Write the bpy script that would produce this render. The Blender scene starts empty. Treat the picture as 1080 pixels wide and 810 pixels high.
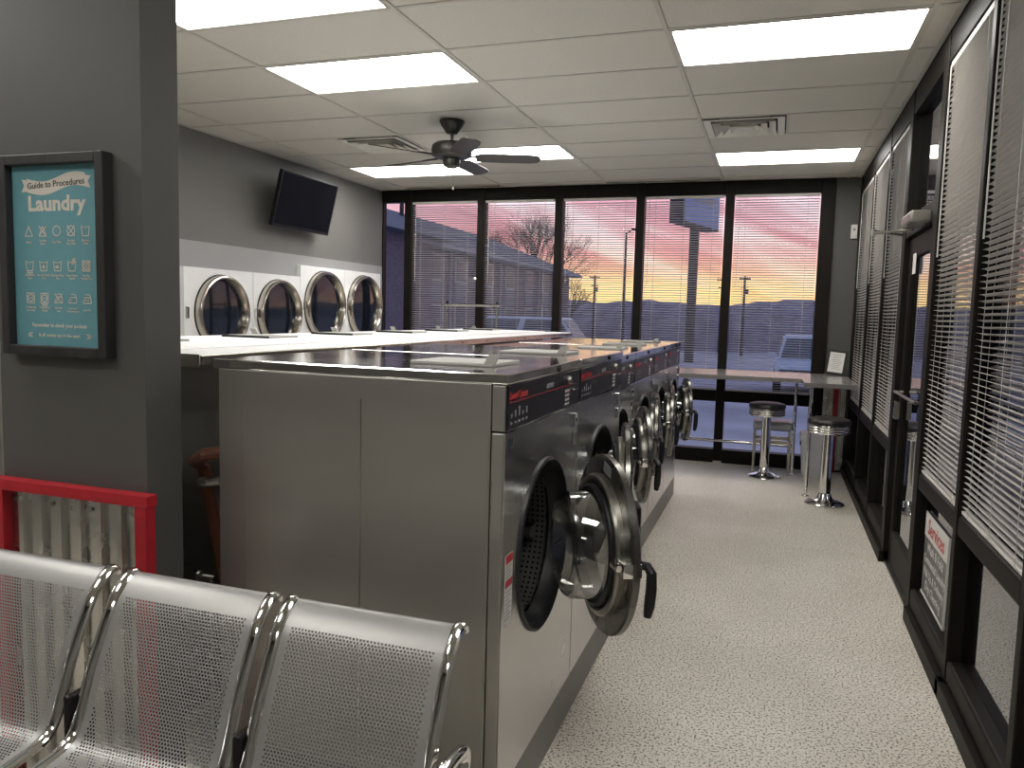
import bpy, bmesh, math, random
from mathutils import Matrix, Vector
random.seed(7)
D = bpy.data
SC = bpy.context.scene
COL = SC.collection
PI = math.pi

# ------------------------------------------------------------------ camera
F_PX, YAW, PITCH, ROLL = 815.11, 0.325315, -0.090968, 0.026285
cd = D.cameras.new('camera'); cam = D.objects.new('camera', cd); COL.objects.link(cam)
fw = Vector((-math.sin(YAW)*math.cos(PITCH), math.cos(YAW)*math.cos(PITCH), math.sin(PITCH)))
rt0 = Vector((math.cos(YAW), math.sin(YAW), 0)); up0 = rt0.cross(fw)
rt = rt0*math.cos(ROLL) + up0*math.sin(ROLL); up = up0*math.cos(ROLL) - rt0*math.sin(ROLL)
cam.matrix_world = Matrix(((rt.x, up.x, -fw.x, 0), (rt.y, up.y, -fw.y, 0), (rt.z, up.z, -fw.z, 1.55), (0, 0, 0, 1)))
cd.sensor_width = 36; cd.lens = F_PX/1080*36; cd.clip_start = .05; cd.clip_end = 2000
SC.camera = cam
SC.view_settings.view_transform = 'Standard'; SC.view_settings.look = 'None'
SC.view_settings.exposure = 0.0; SC.view_settings.gamma = 1; SC.view_settings.use_curve_mapping = False
LIGHT_STRENGTH = 14.5

# ------------------------------------------------------------------ sky (dusk, sun just below the horizon)
def node(nt, t, **k):
    n = nt.nodes.new(t)
    for a, v in k.items():
        if a.startswith('i_'): n.inputs[a[2:].replace('_', ' ')].default_value = v
        else: setattr(n, a, v)
    return n
def ramp(nt, stops, fac=None, interp='LINEAR'):
    r = nt.nodes.new('ShaderNodeValToRGB'); r.color_ramp.interpolation = interp
    el = r.color_ramp.elements
    while len(el) < len(stops): el.new(.5)
    for e, (p, c) in zip(el, stops): e.position = p; e.color = (*c, 1) if len(c) == 3 else c
    if fac is not None: nt.links.new(fac, r.inputs[0])
    return r
def mixc(nt, a, b, fac, bt='MIX'):
    m = nt.nodes.new('ShaderNodeMix'); m.data_type = 'RGBA'; m.blend_type = bt
    for s, v in ((m.inputs[0], fac), (m.inputs[6], a), (m.inputs[7], b)):
        if isinstance(v, (int, float)): s.default_value = v
        elif isinstance(v, tuple): s.default_value = (*v, 1) if len(v) == 3 else v
        else: nt.links.new(v, s)
    return m.outputs[2]
def math_(nt, op, a, b=None, c=None):
    m = nt.nodes.new('ShaderNodeMath'); m.operation = op
    for s, v in zip(m.inputs, (a, b, c)):
        if v is None: continue
        if isinstance(v, (int, float)): s.default_value = v
        else: nt.links.new(v, s)
    return m.outputs[0]

def make_world():
    w = D.worlds.new('dusk_sky'); SC.world = w; w.use_nodes = True
    nt = w.node_tree; nt.nodes.clear()
    tc = node(nt, 'ShaderNodeTexCoord'); sep = node(nt, 'ShaderNodeSeparateXYZ')
    nt.links.new(tc.outputs['Generated'], sep.inputs[0])
    x, y, z = sep.outputs
    zc = math_(nt, 'MAXIMUM', z, 0.0)
    # azimuth closeness to the sunset, which lies ahead and a little left
    az = math_(nt, 'ADD', math_(nt, 'MULTIPLY', y, .980), math_(nt, 'MULTIPLY', x, -.20))
    azn = math_(nt, 'MULTIPLY_ADD', az, .5, .5)
    west = ramp(nt, [(0, (1.0, .52, .26)), (.035, (.98, .48, .34)), (.06, (.86, .40, .38)), (.10, (.80, .44, .49)), (.17, (.84, .64, .76)),
                     (.26, (.68, .58, .74)), (.5, (.30, .33, .52)), (1, (.13, .17, .32))], zc)
    gold = ramp(nt, [(0, (1.15, .78, .26)), (.04, (1.15, .76, .32)), (.058, (1.0, .54, .34)), (.08, (.86, .38, .36)), (.12, (.78, .36, .42)), (.2, (.74, .52, .64)), (.5, (.30, .33, .52)), (1, (.13, .17, .32))], zc)
    gl = ramp(nt, [(.965, (0, 0, 0)), (.999, (1, 1, 1))], azn, 'EASE')
    west_c = mixc(nt, west.outputs[0], gold.outputs[0], gl.outputs[0])
    east = ramp(nt, [(0, (.16, .17, .26)), (.1, (.22, .21, .32)), (.25, (.19, .22, .36)), (1, (.13, .17, .32))], zc)
    f = ramp(nt, [(.30, (0, 0, 0)), (.98, (1, 1, 1))], azn)
    base = mixc(nt, east.outputs[0], west_c, f.outputs[0])
    # long slanting cloud streaks in azimuth / elevation
    azi = math_(nt, 'ARCTAN2', x, y)
    cmb = node(nt, 'ShaderNodeCombineXYZ')
    nt.links.new(math_(nt, 'MULTIPLY_ADD', azi, 3.2, math_(nt, 'MULTIPLY', z, -1.5)), cmb.inputs[0])
    nt.links.new(math_(nt, 'MULTIPLY_ADD', z, 22.0, math_(nt, 'MULTIPLY', azi, 8.0)), cmb.inputs[1])
    nz = node(nt, 'ShaderNodeTexNoise', i_Scale=1.0, i_Detail=3.5, i_Roughness=.5, i_Distortion=.4)
    nt.links.new(cmb.outputs[0], nz.inputs['Vector'])
    cm = ramp(nt, [(.44, (0, 0, 0)), (.64, (1, 1, 1))], nz.outputs['Fac'], 'EASE')
    cl = ramp(nt, [(0, (1.05, .70, .34)), (.05, (1.05, .72, .50)), (.10, (1.0, .74, .74)), (.17, (.95, .82, .92)), (.25, (.95, .84, .98)), (.6, (.45, .45, .6)), (1, (.22, .26, .4))], zc)
    clm = mixc(nt, east.outputs[0], cl.outputs[0], f.outputs[0])
    dark = ramp(nt, [(.30, (.62, .46, .54)), (.48, (1, 1, 1))], nz.outputs['Fac'])
    sky = mixc(nt, mixc(nt, base, dark.outputs[0], .8, 'MULTIPLY'), clm, cm.outputs[0])
    below = ramp(nt, [(.49, (0, 0, 0)), (.5, (1, 1, 1))], math_(nt, 'MULTIPLY_ADD', z, .5, .5))
    sky = mixc(nt, (.10, .10, .13), sky, below.outputs[0])
    bg = node(nt, 'ShaderNodeBackground', i_Strength=1.55); nt.links.new(sky, bg.inputs[0])
    o = node(nt, 'ShaderNodeOutputWorld'); nt.links.new(bg.outputs[0], o.inputs[0])
make_world()

# ------------------------------------------------------------------ materials
MATS = {}
def mat(name, col, rough=.5, metal=0., var=.06, scale=12., bump=0., bscale=None, stretch=(1, 1, 1), spec=.5, coat=0., aniso=0., rvar=0.):
    if name in MATS: return MATS[name]
    m = D.materials.new(name); m.use_nodes = True; nt = m.node_tree
    b = nt.nodes['Principled BSDF']
    b.inputs['Roughness'].default_value = rough; b.inputs['Metallic'].default_value = metal
    b.inputs['Specular IOR Level'].default_value = spec
    b.inputs['Coat Weight'].default_value = coat; b.inputs['Anisotropic'].default_value = aniso
    tc = node(nt, 'ShaderNodeTexCoord'); mp = node(nt, 'ShaderNodeMapping'); mp.inputs['Scale'].default_value = stretch
    nt.links.new(tc.outputs['Object'], mp.inputs[0])
    nz = node(nt, 'ShaderNodeTexNoise', i_Scale=scale, i_Detail=4.0); nt.links.new(mp.outputs[0], nz.inputs['Vector'])
    lo = tuple(max(0, c*(1-var)) for c in col); hi = tuple(min(1, c*(1+var)) for c in col)
    r = ramp(nt, [(.3, lo), (.7, hi)], nz.outputs['Fac']); nt.links.new(r.outputs[0], b.inputs['Base Color'])
    if rvar:
        rr = ramp(nt, [(.3, (max(.02, rough-rvar),)*3), (.7, (rough+rvar,)*3)], nz.outputs['Fac']); nt.links.new(rr.outputs[0], b.inputs['Roughness'])
    if bump:
        n2 = node(nt, 'ShaderNodeTexNoise', i_Scale=bscale or scale, i_Detail=5.0); nt.links.new(mp.outputs[0], n2.inputs['Vector'])
        bp = node(nt, 'ShaderNodeBump', i_Strength=bump, i_Distance=.01); nt.links.new(n2.outputs['Fac'], bp.inputs['Height'])
        nt.links.new(bp.outputs[0], b.inputs['Normal'])
    MATS[name] = m; return m
def emit(name, col, s):
    m = D.materials.new(name); m.use_nodes = True; nt = m.node_tree; b = nt.nodes['Principled BSDF']
    b.inputs['Base Color'].default_value = (*col, 1); b.inputs['Emission Color'].default_value = (*col, 1); b.inputs['Emission Strength'].default_value = s
    MATS[name] = m; return m
def glass_pane(name, tint, k=1.5):
    m = D.materials.new(name); m.use_nodes = True; nt = m.node_tree; nt.nodes.clear()
    t = node(nt, 'ShaderNodeBsdfTransparent'); t.inputs[0].default_value = (*tint, 1)
    g = node(nt, 'ShaderNodeBsdfGlossy', i_Roughness=.015); fr = node(nt, 'ShaderNodeFresnel', i_IOR=1.5)
    fac = math_(nt, 'MINIMUM', math_(nt, 'MULTIPLY', fr.outputs[0], k), .9)
    mx = node(nt, 'ShaderNodeMixShader'); nt.links.new(fac, mx.inputs[0]); nt.links.new(t.outputs[0], mx.inputs[1]); nt.links.new(g.outputs[0], mx.inputs[2])
    o = node(nt, 'ShaderNodeOutputMaterial'); nt.links.new(mx.outputs[0], o.inputs[0]); MATS[name] = m; return m

def floor_mat():
    m = D.materials.new('speckled_floor'); m.use_nodes = True; nt = m.node_tree; b = nt.nodes['Principled BSDF']
    tc = node(nt, 'ShaderNodeTexCoord')
    n1 = node(nt, 'ShaderNodeTexNoise', i_Scale=108.0, i_Detail=2.0, i_Roughness=.6); n2 = node(nt, 'ShaderNodeTexNoise', i_Scale=230.0, i_Detail=2.0)
    n3 = node(nt, 'ShaderNodeTexNoise', i_Scale=1.6, i_Detail=4.0)
    for n in (n1, n2, n3): nt.links.new(tc.outputs['Object'], n.inputs['Vector'])
    base = ramp(nt, [(.35, (.60, .555, .475)), (.65, (.70, .65, .57))], n3.outputs['Fac']).outputs[0]
    sp = ramp(nt, [(.55, (0, 0, 0)), (.585, (1, 1, 1))], n1.outputs['Fac']).outputs[0]
    c = mixc(nt, base, (.07, .05, .035), sp)
    sp2 = ramp(nt, [(.60, (0, 0, 0)), (.66, (1, 1, 1))], n2.outputs['Fac']).outputs[0]
    c = mixc(nt, c, (.80, .76, .68), sp2)
    nt.links.new(c, b.inputs['Base Color']); b.inputs['Roughness'].default_value = .42
    bp = node(nt, 'ShaderNodeBump', i_Strength=.12, i_Distance=.004); nt.links.new(n1.outputs['Fac'], bp.inputs['Height']); nt.links.new(bp.outputs[0], b.inputs['Normal'])
    MATS['floor'] = m; return m
def drum_mat():
    m = D.materials.new('perforated_drum_steel'); m.use_nodes = True; nt = m.node_tree; b = nt.nodes['Principled BSDF']
    tc = node(nt, 'ShaderNodeTexCoord'); sep = node(nt, 'ShaderNodeSeparateXYZ'); nt.links.new(tc.outputs['Object'], sep.inputs[0])
    ang = math_(nt, 'MULTIPLY', math_(nt, 'ARCTAN2', sep.outputs[1], sep.outputs[2]), 16.0)
    cmb = node(nt, 'ShaderNodeCombineXYZ'); nt.links.new(ang, cmb.inputs[0]); nt.links.new(math_(nt, 'MULTIPLY', sep.outputs[0], 52.0), cmb.inputs[1])
    v = node(nt, 'ShaderNodeTexVoronoi', i_Scale=1.0, i_Randomness=0.0); nt.links.new(cmb.outputs[0], v.inputs['Vector'])
    r = ramp(nt, [(.20, (.02, .02, .02)), (.26, (.45, .44, .43))], v.outputs['Distance']); nt.links.new(r.outputs[0], b.inputs['Base Color'])
    b.inputs['Metallic'].default_value = .9; b.inputs['Roughness'].default_value = .3; MATS['drum'] = m; return m
def poster_mat(): return mat('poster_teal_print', (.105, .265, .305), .6, var=.05, scale=30)

floor_mat(); drum_mat()
M_WALL = mat('grey_wall_paint', (.165, .16, .15), .62, var=.03, scale=3, bump=.05, bscale=180)
M_WALLDIM = mat('grey_wall_paint_dimmed', (.070, .067, .063), .6, var=.03, scale=3, bump=.05, bscale=180)  # wall grey with the weaker light on pier and back wall darkened in
M_BULK = mat('light_grey_bulkhead_paint', (.33, .33, .325), .5, var=.03, scale=3)
M_TILE = mat('acoustic_tile', (.60, .575, .52), .85, var=.09, scale=140, bump=.5, bscale=150)
M_TEE = mat('ceiling_tee_enamel', (.50, .475, .42), .5, var=.04)
M_BRONZE = mat('dark_bronze_aluminium', (.010, .0078, .006), .50, 0., spec=.12, var=.15, scale=6)
M_LID = mat('polished_stainless', (.72, .71, .69), .09, 1., var=.03, scale=3, rvar=.03, stretch=(1, 1, 1))
M_FRONT = mat('brushed_stainless_front', (.64, .63, .625), .26, 1., var=.03, scale=5, rvar=.015, bump=.004, bscale=3, stretch=(1, 1, 1))
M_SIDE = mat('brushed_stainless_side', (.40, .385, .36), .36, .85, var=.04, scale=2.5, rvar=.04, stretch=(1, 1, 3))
M_PLINTH = mat('grey_painted_plinth', (.20, .19, .175), .45, .2, var=.06, scale=8)
M_PANEL = mat('black_control_panel', (.012, .011, .013), .32, 0, var=.1)
M_BLACK = mat('black_rubber', (.010, .010, .011), .45, 0, var=.15)
M_BLACKP = mat('black_plastic', (.010, .0095, .0095), .40, 0, var=.1, spec=.3)
M_CHROME = mat('chrome', (.80, .79, .77), .07, 1., var=.02, scale=4)
M_STEELD = mat('dull_cast_steel', (.36, .345, .31), .30, 1., var=.08, scale=8, rvar=.05)
M_DOOR = mat('dark_cast_door_steel', (.17, .163, .148), .27, 1., var=.08, scale=8, rvar=.05)
M_NICKEL = mat('brushed_nickel', (.55, .51, .45), .22, 1., var=.04)
M_COVER = mat('grey_painted_cover', (.30, .29, .27), .5, 0, var=.04)
M_WHITE = mat('white_enamel', (.86, .86, .86), .3, 0, var=.02)
M_OFFWHITE = mat('off_white_plastic', (.62, .60, .56), .5, 0, var=.03)
M_BLIND = mat('aluminium_blind_slat', (.60, .57, .53), .42, 0, var=.03)
M_RED = mat('red_painted_wood', (.36, .008, .018), .42, 0, var=.10, scale=25, bump=.08)
M_GALV = mat('galvanised_sheet', (.52, .515, .49), .26, 1., var=.06, scale=9, rvar=.03)
M_SEAT = mat('perforated_grey_steel', (.33, .325, .315), .40, .5, var=.04, scale=6)
M_FRAMEW = mat('black_distressed_wood', (.020, .018, .017), .5, 0, var=.5, scale=18, stretch=(1, 1, .15), bump=.2)
M_PRINT = mat('cream_print', (.56, .53, .47), .6, var=.04)
M_INK = mat('dark_ink', (.03, .035, .04), .6, var=.05)
M_REDINK = mat('red_print', (.45, .03, .03), .5, var=.05)
M_GREYINK = mat('grey_print', (.25, .25, .26), .5, var=.05)
M_PAPER = mat('white_paper', (.62, .60, .56), .6, var=.02)
M_GREYSIGN = mat('grey_sign_print', (.13, .125, .12), .5, var=.05)
M_COUNTER = mat('grey_laminate_counter', (.19, .18, .17), .22, 0, var=.12, scale=40, spec=.6)
M_VINYL = mat('black_vinyl', (.022, .019, .018), .35, 0, var=.1)
M_VINYLG = mat('pale_grey_vinyl', (.34, .35, .38), .4, 0, var=.05)
M_BIN = mat('white_translucent_plastic', (.58, .58, .60), .4, 0, var=.03)
M_SCREEN = mat('tv_screen_glass', (.004, .004, .005), .22, 0, var=.05, spec=.2)
M_FANM = mat('fan_dark_bronze', (.045, .042, .036), .38, .5, var=.1)
M_BLADE = mat('fan_dark_wood_blade', (.040, .032, .026), .45, 0, var=.25, scale=12, stretch=(.2, 1, 1))
M_HOSE = mat('rust_coloured_hose', (.26, .10, .06), .5, 0, var=.1)
M_VENT = mat('vent_enamel', (.66, .64, .58), .5, 0, var=.05)
M_DARK = mat('dark_void', (.012, .011, .010), .8, 0, var=.1)
M_LIGHT = emit('troffer_diffuser', (1.0, .98, .935), LIGHT_STRENGTH)
M_GLASS = glass_pane('window_glass', (.93, .95, .95), .12)
M_GLASSR = glass_pane('side_window_glass', (.62, .64, .66), 1.9)
M_DGLASS = mat('dark_dryer_glass', (.008, .012, .018), .06, 0, var=.1, spec=.8)
def bowl_mat():
    m = D.materials.new('clear_door_glass'); m.use_nodes = True; nt = m.node_tree; nt.nodes.clear()
    t = node(nt, 'ShaderNodeBsdfTransparent'); t.inputs[0].default_value = (.80, .80, .78, 1)
    g = node(nt, 'ShaderNodeBsdfGlossy', i_Roughness=.03); lw = node(nt, 'ShaderNodeLayerWeight', i_Blend=.42)
    fac = math_(nt, 'MULTIPLY_ADD', lw.outputs['Facing'], .75, .10)
    mx = node(nt, 'ShaderNodeMixShader'); nt.links.new(fac, mx.inputs[0]); nt.links.new(t.outputs[0], mx.inputs[1]); nt.links.new(g.outputs[0], mx.inputs[2])
    o = node(nt, 'ShaderNodeOutputMaterial'); nt.links.new(mx.outputs[0], o.inputs[0]); MATS['bowl'] = m; return m
M_BOWL = bowl_mat()
# outside
M_LOT = mat('frosted_asphalt', (.42, .43, .50), .8, 0, var=.30, scale=.35)
M_BRICK = mat('dusky_brick', (.20, .17, .20), .85, 0, var=.18, scale=3, stretch=(1, 1, 3))
M_SIDING = mat('pale_siding', (.22, .235, .29), .7, 0, var=.05)
M_ROOF = mat('slate_roof', (.15, .17, .22), .8, 0, var=.15, scale=1.2, stretch=(1, 1, 6))
M_TRIM = mat('white_trim', (.40, .43, .50), .6, 0, var=.05)
M_BARK = mat('bare_branch', (.085, .065, .06), .9, 0, var=.2)
M_HEDGE = mat('dusk_treeline', (.32, .29, .36), .95, 0, var=.25, scale=.6)
M_CARP = mat('frosted_car_paint', (.62, .70, .84), .5, .1, var=.10, scale=5)
M_CARG = mat('frosted_car_glass', (.09, .12, .17), .35, 0, var=.25, scale=4)
M_SIGNB = mat('blue_sign_face', (.22, .45, .85), .4, 0, var=.1)
M_POLE = mat('weathered_pole', (.10, .085, .085), .8, 0, var=.1)
M_LAMPO = emit('outdoor_lamp', (1, .9, .75), 6)

# ------------------------------------------------------------------ mesh helpers
class MB:
    def __init__(s): s.v = []; s.f = []; s.sm = []
    def add(s, vs, fs, smooth=False):
        o = len(s.v); s.v += [tuple(p) for p in vs]
        for f in fs: s.f.append(tuple(i+o for i in f)); s.sm.append(smooth)
        return s
    def box(s, x0, x1, y0, y1, z0, z1, b=0.):
        if b <= 0:
            vs = [(x, y, z) for x in (x0, x1) for y in (y0, y1) for z in (z0, z1)]
            return s.add(vs, [(0, 1, 3, 2), (4, 6, 7, 5), (0, 4, 5, 1), (2, 3, 7, 6), (0, 2, 6, 4), (1, 5, 7, 3)])
        bm = bmesh.new(); bmesh.ops.create_cube(bm, size=1)
        for v in bm.verts: v.co = Vector(((x0+x1)/2+v.co.x*(x1-x0), (y0+y1)/2+v.co.y*(y1-y0), (z0+z1)/2+v.co.z*(z1-z0)))
        bmesh.ops.bevel(bm, geom=bm.edges[:], offset=b, segments=2, profile=.5, affect='EDGES')
        bm.verts.index_update()
        s.add([v.co[:] for v in bm.verts], [[v.index for v in f.verts] for f in bm.faces]); bm.free(); return s
    def tube(s, pts, r, n=10, caps=True, closed=False):
        pts = [Vector(p) for p in pts]; m = len(pts); rs = r if isinstance(r, (list, tuple)) else [r]*m
        rings = []; prev = None
        for i, p in enumerate(pts):
            if closed: t = pts[(i+1) % m]-pts[i-1]
            else: t = pts[min(i+1, m-1)]-pts[max(i-1, 0)]
            t.normalize()
            if prev is None: a = Vector((0, 0, 1)) if abs(t.z) < .9 else Vector((1, 0, 0)); u = t.cross(a).normalized()
            else: u = (prev-t*prev.dot(t)).normalized()
            prev = u; w = t.cross(u)
            rings.append([p+rs[i]*(math.cos(2*PI*k/n)*u+math.sin(2*PI*k/n)*w) for k in range(n)])
        vs = [q for rg in rings for q in rg]; fs = []
        for i in range(m if closed else m-1):
            j = (i+1) % m
            for k in range(n): fs.append((i*n+k, i*n+(k+1) % n, j*n+(k+1) % n, j*n+k))
        s.add(vs, fs, True)
        if caps and not closed:
            s.add(rings[0], [tuple(range(n))[::-1]]); s.add(rings[-1], [tuple(range(n))])
        return s
    def lathe(s, prof, c=(0, 0, 0), axis='z', n=40, close=False):
        # prof: list of (r, h) along the axis
        vs = []; m = len(prof)
        for r, h in prof:
            for k in range(n):
                a = 2*PI*k/n; p, q = r*math.cos(a), r*math.sin(a)
                if axis == 'z': vs.append((c[0]+p, c[1]+q, c[2]+h))
                elif axis == 'x': vs.append((c[0]+h, c[1]+p, c[2]+q))
                else: vs.append((c[0]+q, c[1]+h, c[2]+p))
        fs = []
        for i in range(m if close else m-1):
            j = (i+1) % m
            for k in range(n): fs.append((i*n+k, i*n+(k+1) % n, j*n+(k+1) % n, j*n+k))
        s.add(vs, fs, True); return s
    def prism(s, poly, a, b, axis='y'):
        n = len(poly); vs = []
        for h in (a, b):
            for p, q in poly:
                vs.append({'y': (p, h, q), 'x': (h, p, q), 'z': (p, q, h)}[axis])
        fs = [tuple(range(n))[::-1], tuple(range(n, 2*n))] + [(i, (i+1) % n, n+(i+1) % n, n+i) for i in range(n)]
        return s.add(vs, fs)
    def mesh(s, name, m, ang=.6):
        me = D.meshes.new(name); me.from_pydata(s.v, [], s.f); me.update()
        me.polygons.foreach_set('use_smooth', s.sm)
        if any(s.sm): me.set_sharp_from_angle(angle=ang)
        me.materials.append(m); return me
    def build(s, name, m, parent=None, loc=None, rot=None):
        me = s.mesh(name, m)
        bm = bmesh.new(); bm.from_mesh(me); bmesh.ops.recalc_face_normals(bm, faces=bm.faces); bm.to_mesh(me); bm.free()
        return link(name, me, parent, loc, rot)
def link(name, data, parent=None, loc=None, rot=None):
    o = D.objects.new(name, data); COL.objects.link(o)
    if parent: o.parent = parent
    if loc: o.location = loc
    if rot: o.rotation_euler = rot
    return o
def tag(o, label, cat, group=None, kind=None):
    o['label'] = label; o['category'] = cat
    if group: o['group'] = group
    if kind: o['kind'] = kind
    return o
def thing(name, loc, label, cat, group=None, rz=0., kind=None):
    o = D.objects.new(name, None); COL.objects.link(o); o.location = loc; o.rotation_euler = (0, 0, rz); o.empty_display_size = .1
    return tag(o, label, cat, group, kind)
def copy_tree(o, parent=None):
    c = o.copy(); COL.objects.link(c); c.parent = parent
    for ch in list(o.children): copy_tree(ch, c)
    return c
def text(s, size, m, parent, loc, rot, bold=0., name='lettering', align='CENTER', shear=0., sx=1.):
    cu = D.curves.new('t', 'FONT'); cu.body = s; cu.size = size; cu.align_x = align; cu.align_y = 'CENTER'
    cu.offset = bold; cu.shear = shear; cu.resolution_u = 2; cu.extrude = .0003
    o = D.objects.new('t', cu); COL.objects.link(o); bpy.context.view_layer.update()
    me = D.meshes.new_from_object(o.evaluated_get(bpy.context.evaluated_depsgraph_get()))
    D.objects.remove(o); D.curves.remove(cu); me.name = name; me.materials.clear(); me.materials.append(m)
    q = link(name, me, parent, loc, rot); q.scale = (sx, 1, 1); return q

# ------------------------------------------------------------------ room shell
XL, XR, YB, YN, ZC = -4.63, .74, 8.61, -3.2, 2.995
tag(MB().box(XL-1.0, XR+.14, YN-.1, YB+.1, -.12, 0).build('floor', MATS['floor']), 'speckled beige flake floor of the laundry room', 'floor', kind='structure')
ceil = tag(MB().box(XL-1.0, XR+.14, YN-.1, YB+.1, 3.05, 3.15).build('ceiling', M_DARK), 'suspended ceiling of off-white acoustic tiles in a grid', 'ceiling', kind='structure')
XG = [-.602+1.2192*i for i in range(-3, 2)]                # main runners
def ry(r): return 4.074+.6096*r
R0, R1 = -11, 7
xs = [XL]+XG+[XR]
LIGHTS = {(3+1, 0), (2, 0), (2, -2), (4, 5), (1, 5), (2, 4), (4, -5), (2, -7), (4, -10), (1, -5)}
VENTS = {(1, 3), (4, 3)}
tile_me = {}
for r in range(R0, R1+1):
    y0, y1 = ry(r), min(ry(r+1), YB)
    for c in range(len(xs)-1):
        if (c, r) in LIGHTS: continue
        x0, x1 = xs[c], xs[c+1]
        if (c, r) in VENTS:
            if c == 1: x1 = x0+.6096
            else: x0 = x0+.6096
        k = (round(x1-x0, 3), round(y1-y0, 3))
        if k not in tile_me: tile_me[k] = MB().box(0, k[0]-.006, 0, k[1]-.006, 0, .016, .002).mesh('tile', M_TILE)
        link('tile', tile_me[k], ceil, (x0+.003, y0+.003, 3.000))
for x in XG: MB().box(x-.013, x+.013, YN, YB, 2.994, 3.03, .001).build('runner', M_TEE, ceil)
ct = {}
for r in range(R0, R1+1):
    for c in range(len(xs)-1):
        x0, x1 = xs[c]+.013, xs[c+1]-.013
        k = round(x1-x0, 3)
        if k not in ct: ct[k] = MB().box(0, k, -.011, .011, 0, .03).mesh('cross_tee', M_TEE)
        link('cross_tee', ct[k], ceil, (x0, ry(r), 2.9955))
for x in (XL+.012, XR-.012): MB().box(x-.012, x+.012, YN, YB, 2.9935, 3.02).build('wall_angle', M_TEE, ceil)
MB().box(XL, XR, YB-.02, YB, 2.9935, 3.02).build('wall_angle', M_TEE, ceil)
# short tee closing the half cells beside the vents
MB().box(xs[1]+.6096-.011, xs[1]+.6096+.011, ry(3), ry(4), 2.9955, 3.02).build('cross_tee', M_TEE, ceil)
MB().box(xs[4]+.6096-.011, xs[4]+.6096+.011, ry(3), ry(4), 2.9955, 3.02).build('cross_tee', M_TEE, ceil)

# left wall: dark grey paint above, lighter bulkhead band, the dryers stand in the opening below
DY0, DY1 = 5.13, 8.46
wl = MB().box(XL-.12, XL, YN, YB+.02, 2.07, 3.05).build('wall_left', M_WALL)
for nm, a, b in (('wall_left_near', YN, DY0), ('wall_left_far', DY1, YB+.02)):
    tag(MB().box(XL-.12, XL, a, b, 0, 2.07).build(nm, M_WALL), 'grey painted left wall '+('before the dryers' if a < 0 else 'strip between dryers and windows'), 'wall', kind='structure')
tag(wl, 'grey painted left wall above the dryers', 'wall', kind='structure')
for q in ((4.6, DY1+.12, 1.988, 2.085), (4.6, 6.765, 1.870, 1.988), (4.6, DY0-.003, 0, 1.87), (DY1+.004, DY1+.12, 0, 1.988)): MB().box(XL-.02, XL+.008, *q).build('bulkhead_panel', M_BULK, wl)
# wall pier at the right end of the back windows
wb = MB().box(.505, XR+.02, YB-.03, YB+.12, 0, 3.05).build('wall_back', M_WALLDIM); tag(wb, 'narrow grey wall between back windows and side glazing', 'wall', kind='structure')
wn = MB().box(XL-.12, XR+.14, YN-.12, YN, 0, 3.05).build('wall_front', M_WALL); tag(wn, 'grey painted wall behind the seating area', 'wall', kind='structure')
wr = MB().box(XR, XR+.12, YN, 1.64, 0, 3.05).build('wall_right', M_WALL); tag(wr, 'grey painted wall before the side glazing', 'wall', kind='structure')

# ------------------------------------------------------------------ glazing
w1 = thing('window_1', (0, YB, 0), 'dark bronze framed window wall across the far end', 'window', kind='structure')
MX = [-4.26, -3.32, -2.38, -1.46, -.52]
for x in MX: MB().box(x-.045, x+.045, -.07, .06, .02, 2.995, .004).build('mullion', M_BRONZE, w1)
MB().box(.375, .505, -.07, .06, .02, 2.995, .004).build('mullion', M_BRONZE, w1)
MB().box(-4.63, -4.615, -.02, .06, .02, 2.995).build('mullion', M_BRONZE, w1)
bays = list(zip([-4.615]+[x+.045 for x in MX], [x-.045 for x in MX]+[.375]))
for a, b in bays:
    MB().box(a, b, -.06, .06, 2.855, 2.995, .004).build('header', M_BRONZE, w1)
    MB().box(a, b, -.06, .06, .665, .785, .004).build('rail', M_BRONZE, w1)
    MB().box(a, b, -.07, .06, .0, .145, .004).build('sill', M_BRONZE, w1)
    MB().box(a, b, .02, .028, .785, 2.855).build('pane', M_GLASS, w1)
    MB().box(a, b, .02, .028, .145, .665).build('pane', M_GLASS, w1)

w2 = thing('window_2', (XR, 0, 0), 'dark bronze framed glazing along the right side of the aisle', 'window', kind='structure')
# mullions along Y; the door fills the bay 4.52 - 5.46
MY = [(1.62, 1.68), (2.58, 2.64), (3.50, 3.56), (4.41, 4.53), (5.44, 5.56), (6.42, 6.48), (7.40, 7.46), (8.44, 8.58)]
for a, b in MY: MB().box(0, .10, a, b, .02, 2.995, .006).build('mullion', M_BRONZE, w2)
for i, ((a0, a), (b, b1)) in enumerate(zip(MY[:-1], MY[1:])):
    door = i == 3
    MB().box(.005, .10, a, b, 2.84, 2.995, .004).build('header', M_BRONZE, w2)
    if door:
        MB().box(.005, .10, a, b, 2.08, 2.20, .004).build('rail', M_BRONZE, w2)
        MB().box(.055, .062, a, b, 2.20, 2.84).build('pane', M_GLASSR, w2)
        continue
    MB().box(.004, .10, a, b, .70, .785, .012).build('rail', M_BRONZE, w2)
    MB().box(.004, .10, a, b, .075, .175, .012).build('sill', M_BRONZE, w2)
    MB().box(.055, .062, a, b, .785, 2.84).build('pane', M_GLASSR, w2)
    MB().box(.055, .062, a, b, .175, .70).build('pane', M_GLASSR, w2)
    MB().box(-.022, .12, a0, b1 if i != 2 else b, 0, .075, .003).build('base_curb', M_BRONZE, w2)

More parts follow.
